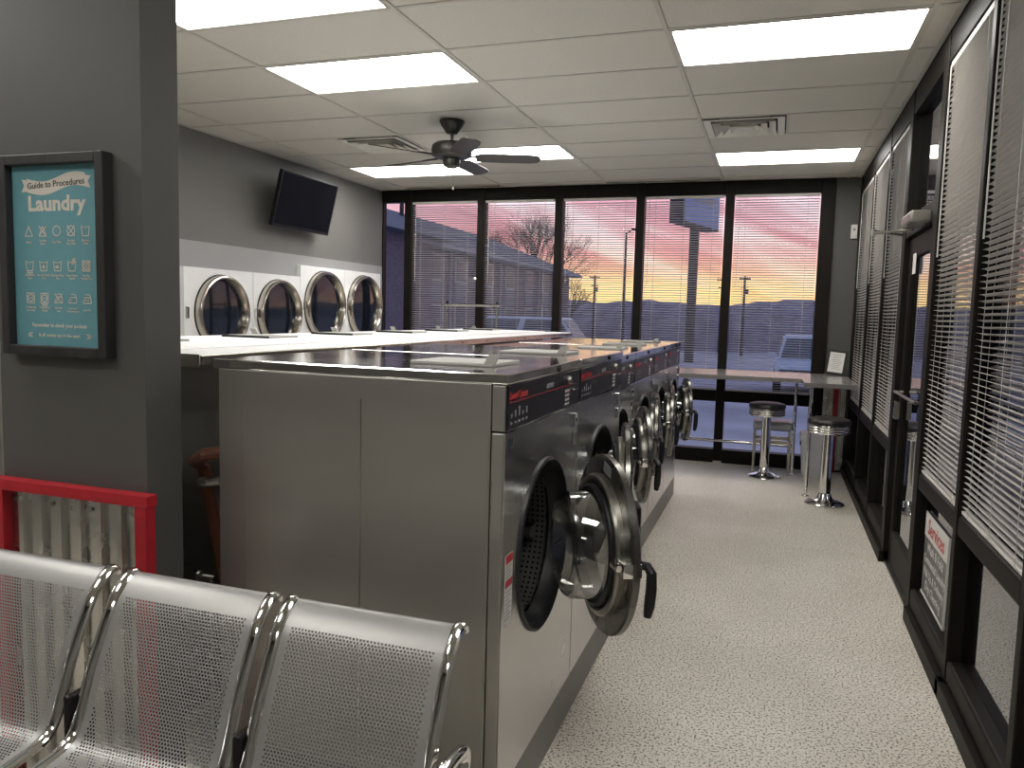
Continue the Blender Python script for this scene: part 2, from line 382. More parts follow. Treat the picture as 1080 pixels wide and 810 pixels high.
d1 = thing('door_1', (XR+.03, 4.53, 0), 'dark bronze glass entrance door in the side glazing', 'door', kind='structure')
MB().box(0, .045, .008, .105, .02, 2.07, .004).build('stile', M_BRONZE, d1)
MB().box(0, .045, .80, .905, .02, 2.07, .004).build('stile', M_BRONZE, d1)
MB().box(0, .045, .105, .80, .02, .24, .004).build('bottom_rail', M_BRONZE, d1)
MB().box(0, .045, .105, .80, 1.95, 2.07, .004).build('top_rail', M_BRONZE, d1)
MB().box(.018, .026, .105, .80, .24, 1.95).build('pane', M_GLASSR, d1)
pb = MB().tube([(-.045, .02, 1.13), (-.045, .76, 1.13)], .009).build('push_bar', M_STEELD, d1)
for y in (.05, .75): MB().tube([(0, y, 1.13), (-.045, y, 1.13)], .009).build('bracket', M_STEELD, pb)
MB().box(-.03, .0, .82, .89, .95, 1.06, .004).build('lock', M_STEELD, d1)
MB().box(-.003, .001, .62, .72, 1.85, 1.97).build('notice', M_PAPER, d1)
MB().box(-.02, .0, .0, .9, .005, .018).build('threshold', M_STEELD, d1)
cl = MB().box(-.125, -.02, .06, .40, 2.09, 2.15, .012).build('door_closer', M_STEELD, d1)
MB().tube([(-.07, .34, 2.075), (-.255, .52, 2.075)], .009, 8).build('arm', M_STEELD, cl)
MB().tube([(-.05, .86, 2.10), (-.255, .52, 2.088)], .008, 8).build('arm', M_STEELD, cl)
MB().lathe([(0, .0), (.018, 0), (.018, .03), (0, .03)], (-.255, .52, 2.066), 'z', 12).build('pivot', M_STEELD, cl)

# ------------------------------------------------------------------ blinds
def blind(name_label, width, z0, z1, loc, rz, tilt, pitch=.025):
    t = thing('window_blind', loc, name_label, 'blind', 'aluminium mini blinds on the windows', rz)
    MB().box(0, width, -.014, .014, z1-.028, z1, .002).build('head_rail', M_BLIND, t)
    MB().box(0, width, -.012, .012, z0, z0+.014, .002).build('bottom_rail', M_BLIND, t)
    k = round(width, 3)
    if k not in SLAT:
        n = 3; prof = []
        for i in range(n+1):
            u = i/n-.5; prof.append((u*.0255, -.0022*(2*u)**2))
        m = MB(); vs = []
        for xx in (.004, width-.004):
            vs += [(xx, p, q) for p, q in prof]
        for xx in (.004, width-.004):
            vs += [(xx, p, q-.0006) for p, q in prof]
        fs = [(i, i+1, n+1+i+1, n+1+i) for i in range(n)] + [(2*n+2+i, 3*n+3+i, 3*n+3+i+1, 2*n+2+i+1) for i in range(n)]
        fs += [(0, n+1, 3*n+3, 2*n+2), (n, 3*n+2, 4*n+3, 2*n+1)]
        SLAT[k] = m.add(vs, fs, True).mesh('slat', M_BLIND)
    z = z0+.03
    while z < z1-.035:
        link('slat', SLAT[k], t, (0, 0, z), (tilt, 0, 0)); z += pitch
    for xx in (.09, width-.09) if width < .75 else (.11, width/2, width-.11):
        for yy in (-.013, .013):
            MB().box(xx-.0012, xx+.0012, yy-.0008, yy+.0008, z0, z1-.02).build('ladder_cord', M_BLIND, t)
    MB().tube([(.05, -.022, z1-.03), (.045, -.022, z1-.95)], .0035, 6).build('tilt_wand', M_OFFWHITE, t)
    return t
SLAT = {}
TILT = math.radians(17)
ordw = ['leftmost blind on the far window wall, before the neighbouring building', 'second blind from the left on the far window wall, before the bare tree', 'middle blind on the far window wall, left of the light pole',
        'blind on the far window wall in front of the blue pole sign', 'rightmost blind on the far window wall, before the parked car']
for i, (a, b) in enumerate(bays[1:]):
    blind('white aluminium '+ordw[i], round(b-a-.02, 3), .79, 2.85, (a+.01, YB-.045, 0), 0, -TILT)
ordr = {1: 'nearest side window blind, cut by the right edge of the photo', 2: 'side window blind directly above the services sign', 4: 'side window blind just beyond the glass door',
        5: 'side window blind second beyond the glass door', 6: 'farthest side window blind beside the counter'}
for i, lab in ordr.items():
    a, b = MY[i][1], MY[i+1][0]
    blind('lowered aluminium '+lab, round(b-a-.014, 3), .79, 2.835, (XR+.026, b-.007, 0), -PI/2, -TILT)

# ------------------------------------------------------------------ ceiling fixtures
light_labels = {(4, 0): 'lit ceiling panel over the aisle nearest the camera', (2, 0): 'lit ceiling panel in front of the ceiling fan', (2, -2): 'lit ceiling panel cut by the top edge beside the grey pier',
 (4, 5): 'lit ceiling panel over the aisle near the far windows', (1, 5): 'lit ceiling panel left of and beyond the fan, near the television', (2, 4): 'lit ceiling panel directly behind the ceiling fan',
 (4, -5): 'lit ceiling panel above the camera by the side glazing', (2, -7): 'lit ceiling panel behind the camera over the seating', (4, -10): 'lit ceiling panel farthest behind the camera', (1, -5): 'lit ceiling panel left of the grey pier'}
for (c, r), lab in light_labels.items():
    x0, x1, y0, y1 = xs[c], xs[c+1], ry(r), ry(r+1)
    t = thing('ceiling_light', ((x0+x1)/2, (y0+y1)/2, 2.99), lab, 'light', 'recessed fluorescent ceiling lights')
    hx, hy = (x1-x0)/2-.014, (y1-y0)/2-.012
    m = MB()
    for s in (-1, 1):
        m.box(-hx, hx, s*hy-.012 if s > 0 else -hy, hy if s > 0 else -hy+.012, .003, .05)
        m.box(s*hx-.012 if s > 0 else -hx, hx if s > 0 else -hx+.012, -hy+.012, hy-.012, .003, .05)
    m.build('frame', M_TEE, t)
    MB().box(-hx+.012, hx-.012, -hy+.012, hy-.012, .012, .022).build('diffuser', M_LIGHT, t)
for (c, r, lab) in ((1, 3, 'square louvred ceiling vent left of the fan'), (4, 3, 'square louvred ceiling vent over the aisle')):
    x0 = xs[c]+(.6096 if c == 1 else 0); y0 = ry(r)
    t = thing('ceiling_vent', (x0+.3048, y0+.3048, 2.985), lab, 'vent', 'ceiling air vents')
    h = .285
    def ring(a, b, za, zb, th=.004):
        m = MB(); vs = []
        for rr, zz in ((a, za), (b, zb), (b, zb+th), (a, za+th)):
            vs += [(-rr, -rr, zz), (rr, -rr, zz), (rr, rr, zz), (-rr, rr, zz)]
        fs = []
        for i in range(4):
            for k in range(4): fs.append((i*4+k, i*4+(k+1) % 4, ((i+1) % 4)*4+(k+1) % 4, ((i+1) % 4)*4+k))
        return m.add(vs, fs)
    ring(.285, .235, .0, .004).build('frame', M_VENT, t)
    for a in (.235, .175, .115): ring(a-.012, a-.062, -.012, .032).build('louver', M_VENT, t)
    MB().box(-.055, .055, -.055, .055, -.010, -.004).build('center_plate', M_VENT, t)
    MB().box(-.24, .24, -.24, .24, .044, .05).build('duct_throat', M_DARK, t)
for a, b, lab in ((xs[1]+.05, xs[2]-.02, 'dark linear ceiling slot above the left far windows'), (xs[3]-.0, xs[4]-.02, 'dark linear ceiling slot above the middle far windows')):
    t = thing('slot_diffuser', ((a+b)/2, 8.42, 2.985), lab, 'vent', 'linear ceiling slots at the far windows')
    h = (b-a)/2
    MB().box(-h, h, -.045, -.035, 0, .012).box(-h, h, .035, .045, 0, .012).build('frame', M_TEE, t)
    MB().box(-h, h, -.035, .035, .008, .012).build('slot', M_DARK, t)
    MB().box(-h, h, -.004, .004, .002, .010).build('divider', M_DARK, t)
t = thing('ceiling_hook', (-1.80, 7.16, 2.96), 'small white hook hanging from the ceiling grid beyond the fan', 'hook')
MB().tube([(0, 0, .035), (0, 0, .01), (.01, 0, -.005), (.0, 0, -.02), (-.01, 0, -.012)], .004, 6).build('wire', M_OFFWHITE, t)
MB().box(-.012, .012, -.006, .006, .028, .035).build('clip', M_OFFWHITE, t)

# ceiling fan
FX, FY = -2.41, 5.56
t = thing('ceiling_fan', (FX, FY, ZC), 'dark bronze five-blade ceiling fan hanging on a short rod', 'fan')
MB().lathe([(.095, 0), (.095, -.012), (.085, -.035), (.055, -.075), (.04, -.095), (.0, -.097)], n=28).build('canopy', M_FANM, t)
MB().tube([(0, 0, -.09), (0, 0, -.17)], .013).build('rod', M_FANM, t)
MB().lathe([(0, -.155), (.06, -.158), (.13, -.168), (.15, -.185), (.155, -.21), (.155, -.245), (.148, -.262), (.12, -.275), (.07, -.28), (0, -.28)], n=36).build('motor_housing', M_FANM, t)
MB().lathe([(0, -.28), (.065, -.28), (.068, -.30), (.062, -.335), (.035, -.35), (0, -.35)], n=24).build('switch_housing', M_FANM, t)
pc = MB().tube([(.03, -.03, -.34), (.03, -.03, -.50)], .0025, 5).build('pull_chain', M_CHROME, t)
MB().lathe([(0, .012), (.006, .006), (.008, -.006), (0, -.014)], (.03, -.03, -.505), n=8).build('knob', M_OFFWHITE, pc)
bl = [(.155, -.05), (.20, -.065), (.36, -.072), (.56, -.07), (.625, -.058), (.645, -.03), (.65, 0), (.645, .03), (.625, .058), (.56, .07), (.36, .072), (.20, .065), (.155, .05)]
bmesh_ = MB().prism(bl, -.004, .004, 'z').mesh('blade', M_BLADE)
for i in range(5):
    a = math.radians(18+72*i)
    b = link('blade', bmesh_, t, (.03*math.cos(a), .03*math.sin(a), -.268), (math.radians(-13), 0, a))
    b.rotation_mode = 'XYZ'
    b.matrix_local = Matrix.Translation((.03*math.cos(a), .03*math.sin(a), -.270)) @ Matrix.Rotation(a, 4, 'Z') @ Matrix.Rotation(math.radians(-13), 4, 'X')
    MB().box(.07, .22, -.012, .012, .004, .010, .002).box(.16, .25, -.03, .03, .004, .008).build('blade_iron', M_FANM, b)

# ------------------------------------------------------------------ washers
def ring_panel(w, h, cy, cz, r, n=64, th=.003):
    # front sheet (plane x=0) of width w (y from -w/2) and height h with a round hole
    m = MB(); inner = []; outer = []
    for k in range(n):
        a = 2*PI*k/n; c, s_ = math.cos(a), math.sin(a)
        inner.append((0, cy+r*c, cz+r*s_))
        ty = ((w/2-cy) if c > 0 else (-w/2-cy))/c if abs(c) > 1e-6 else 1e9
        tz = ((h-cz) if s_ > 0 else (0-cz))/s_ if abs(s_) > 1e-6 else 1e9
        tt = min(ty, tz); outer.append((0, cy+tt*c, cz+tt*s_))
    # snap the nearest outer samples to the true corners
    for cyy, czz in ((-w/2, 0), (w/2, 0), (w/2, h), (-w/2, h)):
        i = min(range(n), key=lambda q: (outer[q][1]-cyy)**2+(outer[q][2]-czz)**2); outer[i] = (0, cyy, czz)
    vs = inner+outer+[(-th, p[1], p[2]) for p in inner]+[(-th, p[1], p[2]) for p in outer]
    fs = []
    for k in range(n):
        j = (k+1) % n
        fs += [(k, j, n+j, n+k), (2*n+k, 3*n+k, 3*n+j, 2*n+j), (k, 2*n+k, 2*n+j, j), (n+k, n+j, 3*n+j, 3*n+k)]
    return m.add(vs, fs)

def make_washer(label, group, w, top, pan_t, pan_b, cz, r, door_deg, depth=.955, detail=True, lidm=None):
    """front faces +x at x=0, machine runs along y, base at z=0 (top of plinth)"""
    t = thing('front_load_washer', (0, 0, 0), label, 'washer', group)
    g = w/2-.004
    # carcass: sides, back, bottom
    MB().box(-depth, -.045, -g, -g+.012, 0, pan_t, .002).build('side_panel', M_SIDE, t)
    MB().box(-depth, -.045, g-.012, g, 0, pan_t, .002).build('side_panel', M_SIDE, t)
    MB().box(-depth, -depth+.012, -g+.012, g-.012, .0, pan_t).build('back_panel', M_SIDE, t)
    MB().box(-depth+.012, -.05, -g+.012, g-.012, 0, .01).build('base_pan', M_SIDE, t)
    MB().box(-.042, -.004, -g, -g+.03, 0, pan_b-.002, .004).build('corner_post', M_SIDE, t)
    MB().box(-.042, -.004, g-.03, g, 0, pan_b-.002, .004).build('corner_post', M_SIDE, t)
    MB().box(-.042, -.004, -g, -g+.012, pan_b+.002, pan_t-.003, .003).build('corner_cap', M_SIDE, t)
    ring_panel(2*g, pan_b-.004, 0, cz, r).build('front_panel', M_FRONT, t)
    lid = MB().box(-depth-.02, .006, -g-.002, g+.002, pan_t, top, .004).build('lid', lidm or M_LID, t)
    MB().lathe([(0, .012), (.010, .012), (.012, .006), (.012, 0)], (.0, .10, (top+pan_t)/2), 'x', 12).build('lid_lock', M_BLACKP, lid)
    # soap dispenser cover on the lid
    sd = MB().box(-.40, -.12, -.20, .06, top, top+.010, .003).build('soap_cover', M_COVER, t)
    MB().add([(-.150, -.20, top+.010), (-.115, -.20, top+.010), (-.10, -.20, top+.038), (-.135, -.20, top+.038), (-.150, -.192, top+.010), (-.115, -.192, top+.010), (-.10, -.192, top+.038), (-.135, -.192, top+.038)],
             [(0, 1, 2, 3), (4, 7, 6, 5), (0, 4, 5, 1), (1, 5, 6, 2), (2, 6, 7, 3), (3, 7, 4, 0)]).build('tab', M_COVER, sd)
    MB().box(-.41, -.13, .06, .068, top, top+.012, .002).build('hinge', M_BLACKP, sd)
    # control panel
    hp = pan_t-pan_b
    cp = MB().box(-.03, .002, -g+.012, g-.004, pan_b+.002, pan_t-.003, .002).build('control_panel', M_PANEL, t)
    MB().box(.002, .004, -g+.012, g-.004, pan_b-.002, pan_b+.003).build('lower_trim', M_CHROME, cp)
    MB().box(.002, .004, -g+.012, g-.004, pan_t-.006, pan_t-.003).build('upper_trim', M_CHROME, cp)
    MB().box(.002, .0028, -g+.02, g-.10, pan_b+hp*.60, pan_b+hp*.615).build('red_stripe', M_REDINK, cp)
    RT = (PI/2, 0, PI/2)
    if detail:
        text('Speed Queen', .030, M_REDINK, cp, (.0026, -g+.10, pan_b+hp*.74), RT, .0008, 'brand_lettering', shear=.25)
        MB().box(.002, .003, -.03, .05, pan_b+hp*.68, pan_b+hp*.80).build('display', M_GREYINK, cp)
        bm_ = MB().box(.002, .004, -.005, .005, -.0045, .0045, .001).mesh('button', M_OFFWHITE)
        for i in range(4):
            for j in range(3): link('button', bm_, cp, (0, g-.20+.020*j, pan_b+hp*(.12+.115*i)))
        for j in range(5):
            MB().box(.002, .0035, -g+.035+.035*j, -g+.043+.035*j, pan_b+hp*.28, pan_b+hp*(.36+.06*(j % 3))).build('cycle_symbol', M_GREYINK, cp)
            MB().box(.002, .0035, -g+.032+.035*j, -g+.046+.035*j, pan_b+hp*.14, pan_b+hp*.19).build('cycle_symbol', M_GREYINK, cp)
        MB().box(.002, .012, g-.115, g-.055, pan_b+hp*.44, pan_b+hp*.47, .001).build('coin_lever', M_CHROME, cp)
        MB().lathe([(0, .010), (.012, .010), (.014, .004), (.014, 0)], (.002, g-.16, pan_b+hp*.74), 'x', 16).build('key_switch', M_STEELD, cp)
        MB().box(.0, .010, g-.075, g-.045, pan_b-.085, pan_b-.03, .003).build('coin_slot', M_CHROME, t)
        MB().box(.0, .007, g-.070, g-.05, pan_b-.15, pan_b-.10, .003).build('coin_return', M_CHROME, t)
    # bezel, tub mouth, drum
    C = (0, 0, cz)
    MB().lathe([(r+.004, .006), (r-.004, .010), (r-.012, .004), (r-.026, -.030), (r-.034, -.058), (r-.01, -.07), (r+.004, -.05), (r+.004, .006)], C, 'x', 64).build('door_bezel', M_BLACK, t)
    MB().lathe([(r-.042, -.060), (r-.036, -.054), (r-.030, -.060), (r-.036, -.066)], C, 'x', 64, True).build('drum_lip', M_CHROME, t)
    dr = MB().lathe([(r-.030, -.066), (r+.03, -.085), (r+.03, -.55), (0.001, -.56)], (0, 0, 0), 'x', 64).build('drum', MATS['drum'], t, loc=C)
    for k in range(3):
        a = 2*PI*k/3+.35; q = MB().prism([(-.03, 0), (.03, 0), (.015, -.07), (-.015, -.07)], -.52, -.12, 'x')
        rb = q.build('lifter', M_STEELD, dr); rb.matrix_local = Matrix.Rotation(a, 4, 'X') @ Matrix.Translation((0, 0, r+.03))
    # door, pivoting at the far (+y) side
    rd = r+.014
    hy = r+.045
    d = MB().lathe([(rd-.115, -.012), (rd-.006, -.012), (rd, -.006), (rd, .012), (rd-.008, .018), (rd-.05, .024), (rd-.115, .028)], (0, -rd, 0), 'x', 64, True).build('door', M_DOOR, t, loc=(.035, hy, cz))
    d.rotation_euler = (0, 0, math.radians(door_deg))
    MB().lathe([(rd-.062, -.012), (rd-.062, -.030), (rd-.068, -.038), (rd-.080, -.040), (rd-.088, -.036), (rd-.092, -.012)], (0, -rd, 0), 'x', 64).build('clamp_ring', M_STEELD, d)
    MB().lathe([(rd-.092, -.012), (rd-.094, -.045), (rd-.104, -.052), (rd-.116, -.048), (rd-.120, .02), (rd-.10, .024)], (0, -rd, 0), 'x', 64).build('gasket', M_BLACK, d)
    rb_ = rd-.118
    MB().lathe([(rb_, .012), (rb_, -.06), (rb_-.004, -.125), (rb_-.014, -.140), (rb_-.032, -.146), (rb_-.06, -.140), (rb_*.45, -.118), (.001, -.110)], (0, -rd, 0), 'x', 64).build('glass_bowl', M_BOWL, d)
    MB().lathe([(rb_+.002, .020), (rb_*.75, .034), (rb_*.4, .040), (.001, .042)], (0, -rd, 0), 'x', 48).build('outer_window', M_BOWL, d)
    # handle: chrome latch on the rim, black lever outside it
    lt = MB().box(-.040, .02, -2*rd+.004, -2*rd+.075, -.022, .022, .004).tube([(-.045, -2*rd+.085, 0), (-.045, -2*rd+.035, 0)], .010, 10).build('latch', M_CHROME, d)
    hp_ = [(.02, -2*rd+.03, .012), (.036, -2*rd+.006, .014), (.042, -2*rd-.012, -.002), (.042, -2*rd-.015, -.05), (.040, -2*rd-.010, -.10), (.038, -2*rd-.004, -.135)]
    MB().tube(hp_, [.013, .014, .016, .017, .017, .012], 10).build('handle', M_BLACKP, d)
    MB().box(-.03, .03, -.02, .03, -.07, .07, .006).build('hinge', M_STEELD, d)
    pl = MB().box(-.0005, .0005, -.035, .035, -.017, .017).build('rating_plate', M_GREYINK, d)
    a = math.radians(80); pl.matrix_local = Matrix.Translation((-.0135, -rd-math.cos(a)*(rd-.034), math.sin(a)*(rd-.034))) @ Matrix.Rotation(PI/2-a, 4, 'X')
    return t

PZ = .16
GW = 'front-load washers of the near row'
XF1, XF2 = -.685, -.77
wA = make_washer('nearest large front-load washer, door open, warning sticker by its porthole', GW, .835, 1.385-PZ, 1.355-PZ, 1.222-PZ, .80-PZ, .28, 31)
wA.location = (XF1, 2.4025, PZ)
wB = copy_tree(wA); wB['label'] = 'second large front-load washer from the camera, with its door ajar'; wB.location = (XF1, 3.2375, PZ)
for c in wB.children:
    if c.name.startswith('door') and 'bezel' not in c.name: c.rotation_euler = (0, 0, math.radians(13))
# sticker and number only on the first machine
st = MB().box(0, .0008, -.39, -.325, .495, .705).build('warning_sticker', M_PAPER, wA)
for z0, z1 in ((.680, .705), (.610, .632)): MB().box(.0008, .0013, -.388, -.327, z0, z1).build('red_band', M_REDINK, st)
for i in range(8):
    z = .598-.0115*i; MB().box(.0008, .0012, -.384, -.335-.008*(i % 3), z-.003, z).build('print_line', M_GREYINK, st)
for i in range(4):
    z = .672-.010*i; MB().box(.0008, .0012, -.384, -.335-.008*(i % 2), z-.003, z).build('print_line', M_GREYINK, st)
text('20', .040, M_INK, wA, (.001, -.37, 1.025), (PI/2, 0, PI/2), .001, 'machine_number')
wS = make_washer('third washer from the camera in the near row, first of the smaller ones', GW, .755, 1.345-PZ, 1.305-PZ, 1.160-PZ, .80-PZ, .25, 38)
small_lab = ['', 'fourth washer from the camera in the near row, a smaller one', 'fifth washer from the camera in the near row, next to last', 'farthest washer of the near row, its open door seen against the window']
angs = [18, 9, 9, 15]
for i in range(4):
    o = wS if i == 0 else copy_tree(wS)
    if i: o['label'] = small_lab[i]
    o.location = (XF2, 3.77+.76*(i+.5), PZ)
    for c in o.children:
        if c.name.startswith('door') and 'bezel' not in c.name: c.rotation_euler = (0, 0, math.radians(angs[i]))
for x, z0, z1 in ((-.45, .02, 1.13), (-.03-.02, .02, 1.05), (-.86, .02, 1.12)): MB().box(x-.0012, x+.0012, -.4158, -.4125, z0, z1).build('panel_seam', M_NICKEL if x == -.45 else M_SIDE, wA)
# plinths
p = MB().box(-1.66, XF1, 1.985, 3.655, 0, PZ-.001, .003).build('machine_plinth', M_PLINTH); tag(p, 'grey steel plinth under the two large near washers', 'plinth', 'plinths under the washers')
p = MB().box(-1.72, XF2, 3.76, 6.815, 0, PZ-.001, .003).build('machine_plinth', M_PLINTH); tag(p, 'grey steel plinth under the smaller far washers', 'plinth', 'plinths under the washers')
# back row, facing the dryers
wR = make_washer('back row washer nearest the grey pier, facing the dryers', 'washers of the back row', .80, 1.395-PZ, 1.355-PZ, 1.222-PZ, .80-PZ, .27, 0, depth=.74, detail=False, lidm=M_WHITE)
back_lab = ['', 'second washer of the back row from the grey pier', 'third washer of the back row from the grey pier', 'fourth washer of the back row from the grey pier', 'fifth washer of the back row from the grey pier', 'farthest washer of the back row, nearest the window wall']
for i in range(6):
    o = wR if i == 0 else copy_tree(wR)
    if i: o['label'] = back_lab[i]
    o.location = (-2.775, 2.10+.80*(i+.5), PZ); o.rotation_euler = (0, 0, PI)
p = MB().box(-2.775, -2.04, 2.10, 6.90, 0, PZ-.001, .003).build('machine_plinth', M_PLINTH); tag(p, 'grey steel plinth under the back row of washers', 'plinth', 'plinths under the washers')
t = thing('service_cover', (0, 2.08, 1.355), 'long white cover over the service gap between the washer rows', 'cover')
MB().box(-2.008, -1.790, 0, 4.90, 0, .034, .003).build('sheet', M_WHITE, t)
MB().box(-1.790, -1.782, 0, 4.90, -.004, .030, .002).build('edge_trim', M_NICKEL, t)
MB().box(-2.008, -1.79, -.006, 0, -.012, .034, .002).build('end_trim', M_NICKEL, t)
for i in range(12): link('screw', D.meshes.get('screw_dot') or MB().lathe([(0, .003), (.005, .003), (.006, 0)], (0, 0, 0), 'x', 8).mesh('screw_dot', M_BLACKP), t, (-1.782, .2+.41*i, .013))
for y in (.25, 2.4, 4.7): MB().box(-1.90, -1.87, y, y+.03, -1.355, 0).build('support_post', M_DARK, t)
# hoses in the gap between the rows
t = thing('supply_hose', (-1.83, 2.10, .0), 'rust coloured hose in the dark gap between the washer rows', 'hose')
MB().tube([(-.03, .22, .01), (-.035, .2, .5), (-.05, .1, .98), (-.02, .02, 1.02), (.035, .0, 1.05), (.10, .05, 1.06)], .022, 10).build('hose', M_HOSE, t)
MB().tube([(-.06, .1, .93), (.0, .05, .94), (.09, .03, .96)], .018, 10).build('coupling', M_STEELD, t)
t = thing('shutoff_valve', (-1.80, 2.12, .62), 'small metal valve low in the dark gap between the rows', 'valve')
MB().tube([(-.03, 0, 0), (.03, 0, 0)], .010, 10).build('spindle', M_STEELD, t)
MB().lathe([(.0, -.006), (.02, -.006), (.02, .006), (0, .006)], (-.03, 0, 0), 'x', 12).build('knob', M_STEELD, t)
MB().tube([(.02, 0, -.62), (.02, 0, 0)], .008, 8).build('riser_pipe', M_STEELD, t)

# ------------------------------------------------------------------ dryers along the left wall
def make_dryer(label, w, top, cz, r):
    t = thing('tumble_dryer', (0, 0, 0), label, 'dryer', 'white dryers along the left wall')
    MB().box(-.80, -.03, 0, w, 0, top, .003).build('cabinet', M_WHITE, t)
    MB().box(-.03, 0, .003, w-.003, 1.05, top-.002, .004).build('upper_panel', M_WHITE, t)
    MB().box(-.03, 0, .003, w-.003, .06, 1.044, .004).build('lower_panel', M_WHITE, t)
    for zz in (cz, cz-.86):
        d = MB().lathe([(r, 0), (r, .055), (r-.006, .066), (r-.018, .070), (r-.028, .064), (r-.050, .012), (r-.050, 0)], (0, w/2, zz), 'x', 56, True).build('door_ring', M_NICKEL, t)
        MB().lathe([(r-.048, .012), (r*.6, .018), (r*.3, .021), (.001, .022)], (0, w/2, zz), 'x', 48).build('door_glass', M_DGLASS, d)
        MB().lathe([(r+.008, .002), (r+.008, .006), (r-.002, .006), (r-.002, .002)], (0, w/2, zz), 'x', 56, True).build('gasket_line', M_BLACK, d)
        MB().box(.0, .03, .012, .030, zz-.05, zz+.05, .004).build('hinge', M_CHROME, d)
    return t
k = 4.57/4.63
for lab, y0, y1, top, cz, r in (('white dryer nearest the grey pier, one of the two lower ones', 5.20, 6.10, 1.866, 1.49, .322), ('second white dryer from the grey pier, below the television', 6.10, 6.86, 1.866, 1.49, .322),
                                ('third white dryer, first of the two taller ones', 6.86, 7.72, 1.985, 1.58, .36), ('white dryer nearest the window wall', 7.72, 8.56, 1.985, 1.58, .36)):
    o = make_dryer(lab, (y1-y0)*k-.002, top, cz, r); o.location = (-4.57, y0*k, 0)

# television
t = thing('television', (-4.43, 6.66, 2.565), 'black flat television tilted down high on the left wall', 'television')
tv = MB().box(-.03, .01, -.48, .48, -.262, .262, .006).build('case', M_BLACKP, t); tv.rotation_euler = (0, math.radians(14), 0)
MB().box(.0098, .0115, -.455, .455, -.232, .248).build('screen', M_SCREEN, tv)
MB().box(.009, .013, -.47, .47, -.258, -.240).build('lower_bezel', M_BLACKP, tv)
MB().box(-.06, -.03, -.12, .12, -.12, .12).build('mount_plate', M_BLACKP, tv)
MB().box(-.19, -.05, -.03, .03, -.03, .03).build('mount_arm', M_BLACKP, t)

# laundry cart with hanging rail, beyond the back row
t = thing('laundry_cart', (-2.92, 7.32, 0), 'chrome laundry cart with a hanging rail beyond the back row', 'cart')
MB().tube([(-.30, 0, 1.62), (.30, 0, 1.62)], .012, 8).build('hanging_rail', M_CHROME, t)
for s in (-1, 1):
    po = MB().tube([(s*.27, 0, .30), (s*.27, 0, 1.64)], .011, 8).build('post', M_STEELD, t)
    MB().lathe([(0, 0), (.014, 0), (.014, .02), (0, .028)], (s*.27, 0, 1.635), n=10).build('cap', M_BLACKP, po)
for z in (.35, .50, .65, .80):
    MB().tube([(-.28, -.3, z), (.28, -.3, z), (.28, .3, z), (-.28, .3, z)], .006, 6, closed=True).build('basket_hoop', M_CHROME, t)
for i in range(6):
    for s in (-1, 1):
        MB().tube([(-.28+.112*i, s*.3, .35), (-.28+.112*i, s*.3, .80)], .003, 5).build('basket_wire', M_CHROME, t)
MB().box(-.28, .28, -.3, .3, .335, .345).build('basket_floor', M_CHROME, t)
for sx in (-1, 1):
    for sy in (-1, 1):
        MB().tube([(sx*.25, sy*.27, .11), (sx*.25, sy*.27, .34)], .010, 8).build('leg', M_CHROME, t)
        MB().lathe([(0, -.012), (.05, -.012), (.052, 0), (.05, .012), (0, .012)], (sx*.25, sy*.27, .056), 'x', 16).build('caster', M_BLACK, t)

# ------------------------------------------------------------------ pier, poster, corrugated half wall
tag(MB().box(-2.325, -1.745, 1.80, 1.945, 0, 3.0, .002).build('wall_pier', M_WALLDIM), 'grey painted wall pier carrying the laundry poster', 'wall', kind='structure')
def corrugated(x0, x1, z0, z1, n, d=.016):
    poly = []; p = (x1-x0)/n
    for i in range(n):
        a = x0+i*p; poly += [(a, 0), (a+.62*p, 0), (a+.70*p, -d), (a+.92*p, -d)]
    poly.append((x1, 0))
    vs = [(x, y, z) for z in (z0, z1) for x, y in poly]; m = len(poly)
    vs += [(x, y+.002, z) for z in (z0, z1) for x, y in poly]
    fs = [(i, i+1, m+i+1, m+i) for i in range(m-1)]+[(2*m+i, 3*m+i, 3*m+i+1, 2*m+i+1) for i in range(m-1)]
    return MB().add(vs, fs)
t = thing('corrugated_panel', (0, 1.79, 0), 'galvanised corrugated panel with red trim at the foot of the grey pier', 'wall panel')
corrugated(-2.29, -1.735, .02, .955, 7).build('corrugated_sheet', M_GALV, t)
MB().box(-2.345, -1.705, -.035, .006, .955, .990, .002).build('trim', M_RED, t)
MB().box(-1.755, -1.712, -.032, .006, .0, .955, .002).build('trim', M_RED, t)
MB().box(-2.322, -2.282, -.032, .006, .0, .955, .002).build('trim', M_RED, t)
MB().box(-2.28, -1.757, .004, .008, .0, .95).build('backing', M_DARK, t)
screw = MB().lathe([(0, -.004), (.006, -.004), (.007, 0)], (0, 0, 0), 'y', 8).mesh('screw', M_STEELD)
for i in range(7):
    if i % 2 == 0: link('screw', screw, t, (-2.29+.0793*(i+.3), -.001, .92))
t = thing('corrugated_panel', (-3.9, 3.4, 0), 'far corrugated panel with red rail at the left edge, behind the pier', 'wall panel')
corrugated(-.70, .0, .02, 1.16, 8).build('corrugated_sheet', M_GALV, t)
MB().box(-.72, .02, -.03, .02, 1.16, 1.20, .002).build('trim', M_RED, t)
MB().box(-.02, .02, -.03, .02, .0, 1.16, .002).build('trim', M_RED, t)

